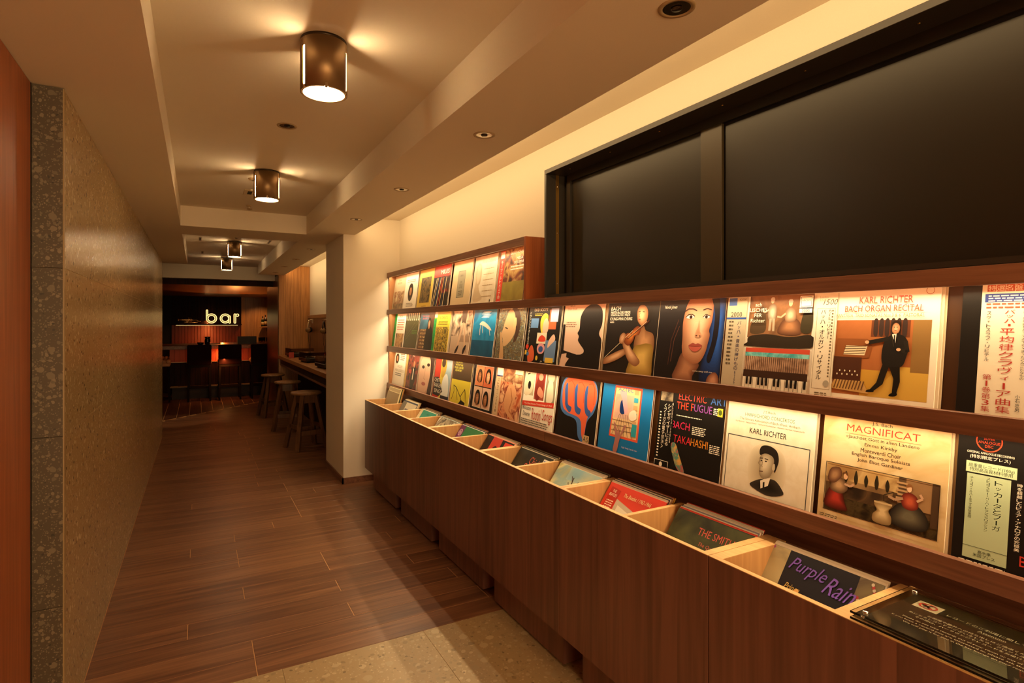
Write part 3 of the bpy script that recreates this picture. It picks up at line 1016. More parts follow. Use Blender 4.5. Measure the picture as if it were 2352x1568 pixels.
ROW2 = [
    (W_, 'white sleeve with a green paper band at the left end of the middle row', [('r', 0, 0, .2, 1, '#1f9a4a'), ('v', 'バッハ無伴奏組曲', .1, .08, .92, .09, '#0d3a1c'), ('t', 'BACH', .55, .86, .07, '#6a5a40'), ('L', .3, .78, .9, 5, .065, '#c0452c'),
     ('r', .28, .02, .95, .42, '#8a5a2a|#c79a5a|#5a3a1c|13')], (898.8, 923.1)),
    ('#47431f', 'dark olive sleeve with a row of pale arches near its top', [('r', 0, .78, 1, 1, '#d9ceb0')] + [('p', [(.05 + i * .155, .82), (.05 + i * .155, .92), (.10 + i * .155, .98), (.16 + i * .155, .92), (.16 + i * .155, .82), (.1 + i * .155, .74)], '#47431f') for i in range(6)] +
     [('s', [(.1, .25), (.9, .7)], .006, '#8a8450'), ('s', [(.1, .33), (.7, .72)], .006, '#8a8450'), ('L', .55, .5, .95, 3, .04, '#5f8a3a')], (927, 954.7)),
    ('#5a3c28', 'brown sleeve with a man in black before bookshelves', [('r', 0, .55, .6, .95, '#3c7088|#27536a|6'), ('t', 'THE DAVID\nBRUBECK', .38, .8, .1, '#d0402f', {'w': .5})] +
     [('r', .1, .08 + i * .085, .5, .13 + i * .085, '#c9a26a|#6a3a20|#e0c890|40') for i in range(6)] + [('p', [(.5, .02), (.5, .5), (.62, .62), (.85, .6), (.98, .4), (.98, .02)], K_)] + face(.68, .68, .12), (959, 988.8)),
    ('#d9c23e', 'yellow sleeve with a green paper band and a crowded ink drawing', [('r', 0, 0, .17, .82, '#1f9a4a'), ('v', 'ヴィヴァルディ四季', .085, .08, .78, .09, '#0d3a1c'), ('r', .2, .05, .96, .62, '#d8c050|#3a3212|#c8a23a|#5a4a1a|24'), ('t', 'IL CIMENTO', .6, .8, .06, '#6a5a1a'), ('L', .3, .74, .9, 3, .035, '#6a5a1a'), ('r', .02, .84, .2, .98, W_)], (989.4, 1025.9)),
    ('#c9ae94', 'sepia street sleeve with a pair of legs in high heels', [('r', 0, .42, 1, .95, '#3a2a22|#b89a80|#e0cbb0|16'), ('r', .42, .3, .98, .44, '#a88a72'), ('P', [(.48, .98), (.75, .98), (.7, .7), (.5, .68)], '#5a4638'),
     ('P', [(.5, .7), (.6, .72), (.52, .4), (.42, .16), (.36, .2), (.44, .45)], '#d9b594'), ('P', [(.62, .72), (.7, .68), (.78, .35), (.82, .18), (.75, .16), (.68, .4)], '#d9b594'),
     ('p', [(.3, .03), (.3, .1), (.4, .2), (.47, .22), (.42, .1)], '#2a1c1c'), ('p', [(.7, .06), (.72, .16), (.82, .24), (.86, .2), (.76, .05)], '#2a1c1c'), ('s', [(.84, .22), (.86, .08)], .012, '#2a1c1c')], (1032.3, 1074.8)),
    ('#0e5f8e', 'deep blue underwater sleeve with a pale floating figure', [('r', 0, .3, 1, 1, '#0f6a9c|#1a86b8|#0c5a8a|5'), ('r', 0, 0, 1, .36, '#0a4a70|#0c5d84|6')] + [('e', .52 + (i % 3) * .04, .82 + i * .022, .18, .007, '#cfe0e6') for i in range(6)] +
     [('p', [(.3, .68), (.42, .74), (.6, .70), (.78, .62), (.85, .56), (.72, .58), (.55, .63), (.42, .66)], '#d8c8b8'), ('s', [(.36, .7), (.34, .56), (.36, .46)], .02, '#d8c8b8'), ('s', [(.44, .7), (.46, .56), (.48, .5)], .02, '#d8c8b8'), ('s', [(.74, .62), (.8, .5), (.82, .46)], .018, '#d8c8b8')], (1080.3, 1129.2)),
    ('#7d7a66', 'speckled grey green sleeve with a laughing face in profile', [('r', 0, 0, 1, .95, '#4a6a72|#8a7a4a|#4a3a3c|#9aa08a|60'), ('L', .1, .96, .95, 1, .03, W_), ('p', [(.42, .95), (.28, .75), (.22, .6), (.18, .5), (.26, .4), (.3, .28), (.42, .3), (.6, .42), (.72, .62), (.66, .86)], '#cda87c'),
     ('p', [(.5, .98), (.72, .95), (.85, .75), (.8, .45), (.66, .36), (.7, .6), (.62, .85)], '#4a3226'), ('p', [(.6, .62), (.6, .76), (.68, .8), (.71, .68), (.66, .6)], '#d6b080'), ('p', [(.2, .02), (.18, .3), (.12, .5), (.17, .53), (.24, .4), (.32, .2), (.34, .02)], '#c79f72'), ('s', [(.3, .62), (.4, .6)], .02, K_)], (1135.7, 1196.4)),
    (K_, 'black sleeve covered in colourful cut-out shapes', [('t', 'DKD SCOTT', .38, .9, .045, W_, {'w': .42, 'al': 'c'}), ('L', .2, .85, .45, 2, .025, '#e0c040'), ('v', 'バウンシングオールスターズ', .06, .22, .9, .06, W_), ('r', .1, .62, .34, .78, '#5f86b8'), ('p', [(.45, .55), (.4, .75), (.5, .86), (.62, .82), (.62, .62), (.55, .55)], '#e6c048'),
     ('p', [(.5, .55), (.5, .72), (.58, .78), (.66, .7), (.64, .55)], '#e8b8a0'), ('r', .66, .6, .88, .92, '#d8643c'), ('r', .7, .72, .92, .94, '#a8b8e0'), ('r', .34, .36, .64, .54, '#e8dcc0'), ('p', [(.4, .4), (.42, .47), (.5, .5), (.6, .46), (.6, .4)], '#d8442c'), ('r', .62, .08, .94, .42, '#6a8ab8'), ('r', .66, .06, .9, .14, '#e6c048'),
     ('p', [(.7, .3), (.72, .42), (.84, .52), (.9, .44), (.8, .36)], '#e8c0a8'), ('e', .5, .28, .12, .09, '#e0a0a8'), ('e', .5, .27, .07, .05, '#3a5aa0'), ('p', [(.14, .04), (.1, .2), (.2, .33), (.3, .22), (.3, .08)], '#d8643c'), ('e', .06, .3, .05, .04, '#d8442c'), ('e', .02, .2, .05, .04, '#e6c048'), ('e', .1, .18, .04, .035, '#4a78b0'), ('e', .4, .12, .035, .04, '#e6c048'), ('t', 'jun', .55, .05, .04, W_, {'sk': .3})], (1204.3, 1277.5)),
    ('#ddb9a2', 'pinkish sleeve with a large black head silhouette', [('t', 'BACH\nGlenn Gould', .2, .9, .08, '#6a4a3a'), ('L', .08, .7, .35, 3, .03, '#7a5a48'), ('P', [(0, 0), (0, .68), (.06, .68), (.08, .28), (.5, .22), (.68, .3), (.66, .2), (.3, .15), (.16, .18), (.12, 0)], '#17100e'),
     ('p', [(.2, .0), (.3, .2), (.55, .24), (.6, .3), (.5, .38), (.43, .44), (.44, .5), (.4, .55), (.44, .62), (.44, .8), (.55, .93), (.75, .98), (.93, .9), (.97, .7), (.92, .55), (1, .42), (1, 0)], '#17100e'), ('P', [(0, .02), (.04, .22), (.17, .24), (.16, .02)], '#ddb9a2')], (1284, 1377)),
    ('#1c1410', 'dark sleeve with a violinist in a yellow dress', [('t', 'BACH', .06, .87, .055, W_, {'al': 'l'}), ('t', 'PARTITA No.2 IN D MINOR', .06, .825, .035, W_, {'al': 'l', 'w': .4}), ('t', 'SONATA No.3 IN C MAJOR', .06, .785, .035, W_, {'al': 'l', 'w': .4}), ('t', 'KYUNG-WHA CHUNG', .06, .735, .042, W_, {'al': 'l', 'w': .45}), ('t', 'violin', .06, .7, .028, W_, {'al': 'l'}),
     ('p', [(.66, .70), (.62, .86), (.68, .97), (.80, .99), (.88, .9), (.86, .74), (.78, .66)], '#1a100b'), ('G', [(.635, .71), (.605, .78), (.60, .86), (.64, .925), (.74, .92), (.80, .84), (.79, .72), (.72, .66)], '#8a5a38', '#e0b488', 6, (.68, .8)), ('s', [(.62, .845), (.66, .85)], .009, '#2a1810'), ('s', [(.70, .845), (.74, .842)], .009, '#2a1810'), ('s', [(.655, .83), (.64, .785), (.66, .778)], .008, '#a06c48'), ('e', .655, .745, .022, .009, '#9a4a3c'),
     ('G', [(.74, .66), (.80, .6), (.93, .56), (.97, .42), (.93, .26), (.72, .22), (.60, .36), (.62, .56)], '#7a5032', '#c08c60', 6), ('G', [(.52, .0), (.53, .18), (.6, .38), (.72, .42), (.84, .44), (.95, .4), (.96, .2), (.93, 0)], '#8a6a2c', '#d8b464', 6),
     ('G', [(.0, .2), (.2, .29), (.38, .35), (.48, .36), (.44, .28), (.25, .19), (.02, .13)], '#8a5a3a', '#dcae84', 5), ('G', [(.36, .47), (.40, .36), (.52, .2), (.66, .14), (.74, .2), (.66, .28), (.54, .38), (.44, .5)], '#8a5a3a', '#dcae84', 5),
     ('G', [(.40, .44), (.40, .53), (.46, .57), (.52, .565), (.56, .62), (.64, .66), (.70, .62), (.67, .55), (.60, .53), (.57, .46), (.49, .40)], '#6a2e14', '#c8742e', 5), ('s', [(.46, .49), (.84, .73)], .018, '#4a200e'), ('s', [(.47, .5), (.80, .72)], .004, '#e0c8a0'), ('s', [(.02, .22), (.55, .60)], .007, '#d8c4a0'), ('G', [(.30, .45), (.31, .53), (.37, .57), (.42, .54), (.40, .46), (.35, .42)], '#8a5a3a', '#d8a880', 4)] + [('s', [(.33 + i * .022, .46), (.355 + i * .02, .53)], .004, '#8a5a3a') for i in range(3)], (1385.7, 1498.8)),
    ('#1a1516', 'dark sleeve with a large close-up face in front of blue', [('G', [(.72, .05), (.78, .5), (.84, .99), (.995, .99), (.995, .05)], '#0f1a3a', '#2a58b0', 5, (.92, .6)), ('G', [(.3, .0), (.36, .2), (.44, .36), (.6, .3), (.7, .22), (.62, .1), (.6, 0)], '#6a3f2c', '#b07a58', 5),
     ('G', [(.43, .36), (.395, .6), (.40, .84), (.46, .985), (.70, 1), (.82, .94), (.83, .74), (.80, .62), (.815, .56), (.795, .46), (.77, .36), (.70, .255), (.585, .235), (.49, .28)], '#9a6244', '#e8bb98', 8, (.64, .6)),
     ('p', [(.0, 0), (.0, .96), (.2, 1), (.46, 1), (.43, .88), (.40, .7), (.415, .5), (.40, .36), (.30, .14), (.3, 0)], '#191112'), ('s', [(.22, .2), (.24, .5), (.33, .74)], .010, '#4a2a20'), ('s', [(.26, .24), (.285, .5), (.35, .66)], .008, '#5f382a'), ('p', [(.80, .99), (.86, .8), (.85, .5), (.80, .3), (.86, .28), (.93, .6), (.9, .99)], '#15101a'),
     ('p', [(.435, .755), (.47, .79), (.52, .80), (.57, .775), (.53, .745), (.47, .738)], '#a8765a'), ('p', [(.445, .758), (.48, .785), (.53, .788), (.565, .768), (.52, .748)], '#eadacb'), ('e', .515, .768, .024, .021, '#3a2014'), ('e', .515, .768, .010, .009, K_), ('s', [(.435, .76), (.475, .795), (.53, .80), (.575, .775)], .010, '#20120d'),
     ('p', [(.70, .758), (.73, .785), (.77, .785), (.795, .765), (.76, .748)], '#eadacb'), ('e', .745, .767, .020, .019, '#3a2014'), ('e', .745, .767, .009, .009, K_), ('s', [(.695, .762), (.735, .795), (.80, .775)], .009, '#20120d'),
     ('s', [(.42, .835), (.47, .862), (.54, .862), (.60, .84)], .014, '#3a2018'), ('s', [(.69, .845), (.75, .862), (.81, .845)], .012, '#3a2018'), ('G', [(.645, .74), (.665, .62), (.70, .56), (.66, .53), (.60, .545), (.61, .6), (.635, .66)], '#d8a482', '#c28c68', 4), ('e', .625, .552, .014, .008, '#5a3020'), ('e', .675, .55, .010, .007, '#5a3020'),
     ('p', [(.52, .435), (.58, .468), (.625, .458), (.665, .466), (.725, .44), (.66, .425), (.58, .42)], '#a04a40'), ('p', [(.53, .43), (.62, .428), (.715, .437), (.68, .39), (.62, .372), (.565, .388)], '#b85a4e'), ('s', [(.525, .434), (.62, .43), (.72, .438)], .006, '#5a201c'),
     ('t', 'Norah Jones', .08, .86, .05, W_, {'al': 'l', 'sk': .3, 'w': .2}), ('t', 'come away with me', .9, .14, .025, '#d8cbb8', {'al': 'r', 'w': .28}), ('G', [(.84, 0), (.84, .1), (.93, .16), (.995, .1), (.995, 0)], '#7a4a34', '#c89070', 4)], (1501.5, 1652.8)),
    (W_, 'harpsichord painting sleeve with keyboard and a grey paper band', [('r', .27, .55, .97, .98, '#6a4a30|#8c6240|#4c3424|6'), ('p', [(.30, .6), (.34, .78), (.44, .86), (.48, .7), (.46, .6)], '#4c3a26'), ('G', [(.50, .74), (.49, .84), (.535, .885), (.58, .86), (.585, .76), (.56, .70)], '#7a6a58', '#c8b8a0', 4), ('P', [(.51, .62), (.515, .74), (.54, .74), (.535, .62)], '#b0a088'), ('P', [(.555, .615), (.55, .74), (.575, .74), (.58, .615)], '#b0a088'), ('e', .535, .918, .019, .027, '#d8b090'), ('p', [(.515, .925), (.52, .95), (.55, .952), (.557, .925)], '#cfc6b8'), ('s', [(.50, .83), (.45, .80), (.43, .84)], .018, '#b8a890'),
     ('G', [(.62, .60), (.635, .68), (.69, .74), (.76, .75), (.84, .71), (.87, .60), (.75, .575)], '#5c3a28', '#b07c54', 5), ('G', [(.69, .72), (.685, .80), (.73, .85), (.79, .82), (.80, .73), (.74, .70)], '#806048', '#d8b898', 4), ('e', .735, .885, .020, .028, '#dcb898'), ('p', [(.713, .895), (.72, .925), (.75, .925), (.757, .895)], '#b8aa98'), ('s', [(.69, .79), (.64, .75), (.60, .76)], .018, '#c8a888'), ('p', [(.86, .62), (.88, .8), (.96, .86), (.97, .62)], '#3a3220'),
     ('p', [(.28, .5), (.3, .56), (.5, .585), (.75, .56), (.97, .58), (.97, .46), (.28, .46)], '#2e2418'), ('r', .27, .4, .97, .445, '#c04a34'), ('r', .27, .36, .97, .40, '#3a9aa0|#8ad0cc|40'), ('r', .27, .22, .97, .36, '#8a6a54|#c8a488|30')] + [('s', [(.29 + i * .0225, .22), (.29 + i * .0225, .36)], .007, '#5a3c2c') for i in range(30)] +
     [('r', .27, .15, .97, .22, '#3a2418'), ('r', .27, .02, .97, .15, '#efe6d0')] + [('s', [(.3 + i * .045, .02), (.3 + i * .045, .15)], .004, '#5a5044') for i in range(15)] + [('r', .31 + i * .045, .075, .335 + i * .045, .15, '#17110e') for i in range(15) if i % 7 not in (2, 6)] +
     [('r', 0, 0, .25, 1, '#b9ab92'), ('r', .02, .88, .12, .96, '#3a5a9a'), ('t', '¥2000', .19, .93, .025, '#7a6a50'), ('t', '2000', .125, .76, .05, '#1f1a16'), ('r', 0, .735, .25, .755, '#2a4a90'), ('v', 'バッハ・音楽の捧げもの', .17, .2, .72, .055, '#1f2a5a'), ('v', 'BWV1079', .17, .06, .19, .02, '#1f2a5a'), ('L', .04, .7, .1, 12, .04, '#5a5040'), ('L', .03, .02, .22, 1, .03, '#5a5040'),
      ('t', 'ach\nLISCHES\nFER\nRichter', .29, .7, .2, W_, {'al': 'l', 'w': .2}), ('r', .84, .84, .97, .95, W_), ('f', .85, .85, .96, .945, .005, '#3a4a6a'), ('t', 'ARCHIV', .905, .9, .018, '#2a3a5a'), ('r', .84, .79, .97, .83, W_), ('t', '2000', .905, .795, .028, '#2a2420')], (1667.4, 1848.3)),
    (W_, 'organ recital sleeve with a man in a black suit at an organ', [('r', .2, .08, .95, .72, '#9a5a30|#b5703e|5'), ('r', .44, .08, .95, .3, '#c89a3c'), ('P', [(.5, .08), (.75, .34), (.95, .34), (.95, .08)], '#d0a84a'), ('r', .82, .3, .95, .72, '#8c6a3a'), ('r', .5, .58, .8, .72, '#6a3a22')] + [('p', [(.52 + i * .045, .6), (.52 + i * .045, .72), (.55 + i * .045, .72), (.55 + i * .045, .59)], '#3a2a24') for i in range(6)] +
     [('P', [(.2, .4), (.22, .56), (.48, .56), (.52, .5), (.5, .4), (.3, .38)], '#8a5028'), ('P', [(.28, .42), (.3, .5), (.48, .5), (.46, .42)], '#e2d3ae')] + [('s', [(.28 + i * .004, .425 + i * .022), (.46 + i * .004, .44 + i * .02)], .006, '#5a4630') for i in range(4)] + [('r', .2, .2, .44, .4, '#4c2a1a'), ('P', [(.18, .12), (.22, .2), (.46, .2), (.52, .1)], '#c8a060')] +
     [('s', [(.22 + i * .026, .125), (.24 + i * .026, .2)], .01, '#6a4a2a') for i in range(10)] + [('e', .24 + i * .022, .25 + (i % 2) * .03, .006, .008, '#e8dcc0') for i in range(9)] + [('P', [(.615, .36), (.575, .20), (.525, .135), (.555, .125), (.625, .19), (.665, .34)], '#1c1813'), ('P', [(.655, .36), (.70, .34), (.745, .35), (.755, .22), (.735, .125), (.70, .125), (.705, .24)], '#17130f'), ('p', [(.615, .35), (.60, .44), (.615, .54), (.655, .59), (.715, .605), (.775, .575), (.80, .50), (.79, .43), (.76, .345), (.68, .335)], '#1d1915'), ('s', [(.645, .565), (.56, .545), (.49, .53)], .034, '#211c17'), ('s', [(.775, .55), (.795, .46), (.735, .475)], .032, '#25201a'), ('P', [(.668, .6), (.705, .61), (.70, .53)], '#ece4d4'), ('s', [(.690, .595), (.694, .53)], .010, '#151210'), ('s', [(.668, .6), (.69, .5)], .006, '#3a3228'), ('G', [(.668, .655), (.672, .62), (.695, .605), (.72, .62), (.727, .66), (.71, .69), (.68, .69)], '#a8714c', '#dcae88', 4), ('p', [(.664, .665), (.668, .70), (.70, .715), (.73, .70), (.732, .66), (.722, .685), (.69, .695)], '#2a1a10'), ('e', .685, .66, .005, .003, K_), ('e', .706, .66, .005, .003, K_), ('s', [(.686, .632), (.704, .632)], .004, '#8a4a3a'), ('e', .478, .532, .017, .014, '#dcae88'), ('e', .728, .478, .017, .013, '#dcae88'),
      ('p', [(.50, .115), (.505, .13), (.54, .142), (.56, .13), (.555, .118)], '#0d0b0a'), ('p', [(.68, .10), (.69, .12), (.73, .135), (.742, .115), (.72, .10)], '#0d0b0a'), ('t', 'KARL RICHTER', .6, .86, .06, '#c8452c', {'w': .42}), ('t', 'BACH ORGAN RECITAL', .58, .79, .055, '#c8452c', {'w': .62}), ('t', 'FANTASIA  TRIO SONATAS Nos.3 & 6  PASTORAL', .55, .745, .028, '#7a7a2a', {'w': .7}), ('o', .93, .95, .03, .004, '#b0603c'),
      ('r', 0, 0, .2, .99, '#e2d8c2'), ('t', '1500', .13, .86, .05, '#4a4034', {'sk': .25}), ('t', 'London\nLibrary', .07, .89, .05, '#a0906c'), ('f', .015, .1, .185, .83, .003, '#8a7c60'), ('v', 'バッハ・オルガン・リサイタル', .075, .18, .82, .055, '#1f1a16'), ('v', 'カール・リヒター', .135, .55, .82, .03, '#2a241c'), ('e', .15, .15, .028, .03, '#a8a090'), ('L', .05, .06, .17, 2, .02, '#6a5a40'), ('L', .155, .8, .17, 22, .028, '#6a5e48')], (1863.9, 2141)),
    ('#17130f', 'black sleeve with a tall cream paper band at the right of the middle row', [('r', .12, 0, .44, 1, '#e8dfc8')] + [('r', .15 + i * .055, .92, .2 + i * .055, .97, '#c05a3c') for i in range(5)] + [('t', '特選名盤', .255, .925, .04, W_, {'w': .2}), ('t', '23', .395, .925, .035, W_), ('r', .14, .845, .42, .905, '#2f3f86'), ('L', .16, .885, .4, 3, .018, W_), ('L', .15, .825, .41, 2, .025, '#9a5a40'), ('v', 'バッハ・', .29, .66, .79, .07, '#b03a30'),
     ('v', '平均律クラヴィーア曲集', .28, .06, .66, .095, '#b03a30'), ('v', '第1巻第3集', .18, .06, .33, .06, '#b03a30'), ('v', 'スヴャトスラフ・リヒテル', .17, .42, .78, .03, '#2a2a30'), ('v', '深い精神性、堂々とした風格の大きさ、確信にみちた', .41, .12, .8, .025, '#2a2420'), ('v', '響き。どの曲をとってみても、まったくみごとなもの', .375, .3, .8, .025, '#2a2420'), ('v', '小石忠男', .36, .08, .2, .03, '#2a2420'), ('L', .2, .02, .42, 2, .02, '#4a4034')], (2195, 2520)),
]
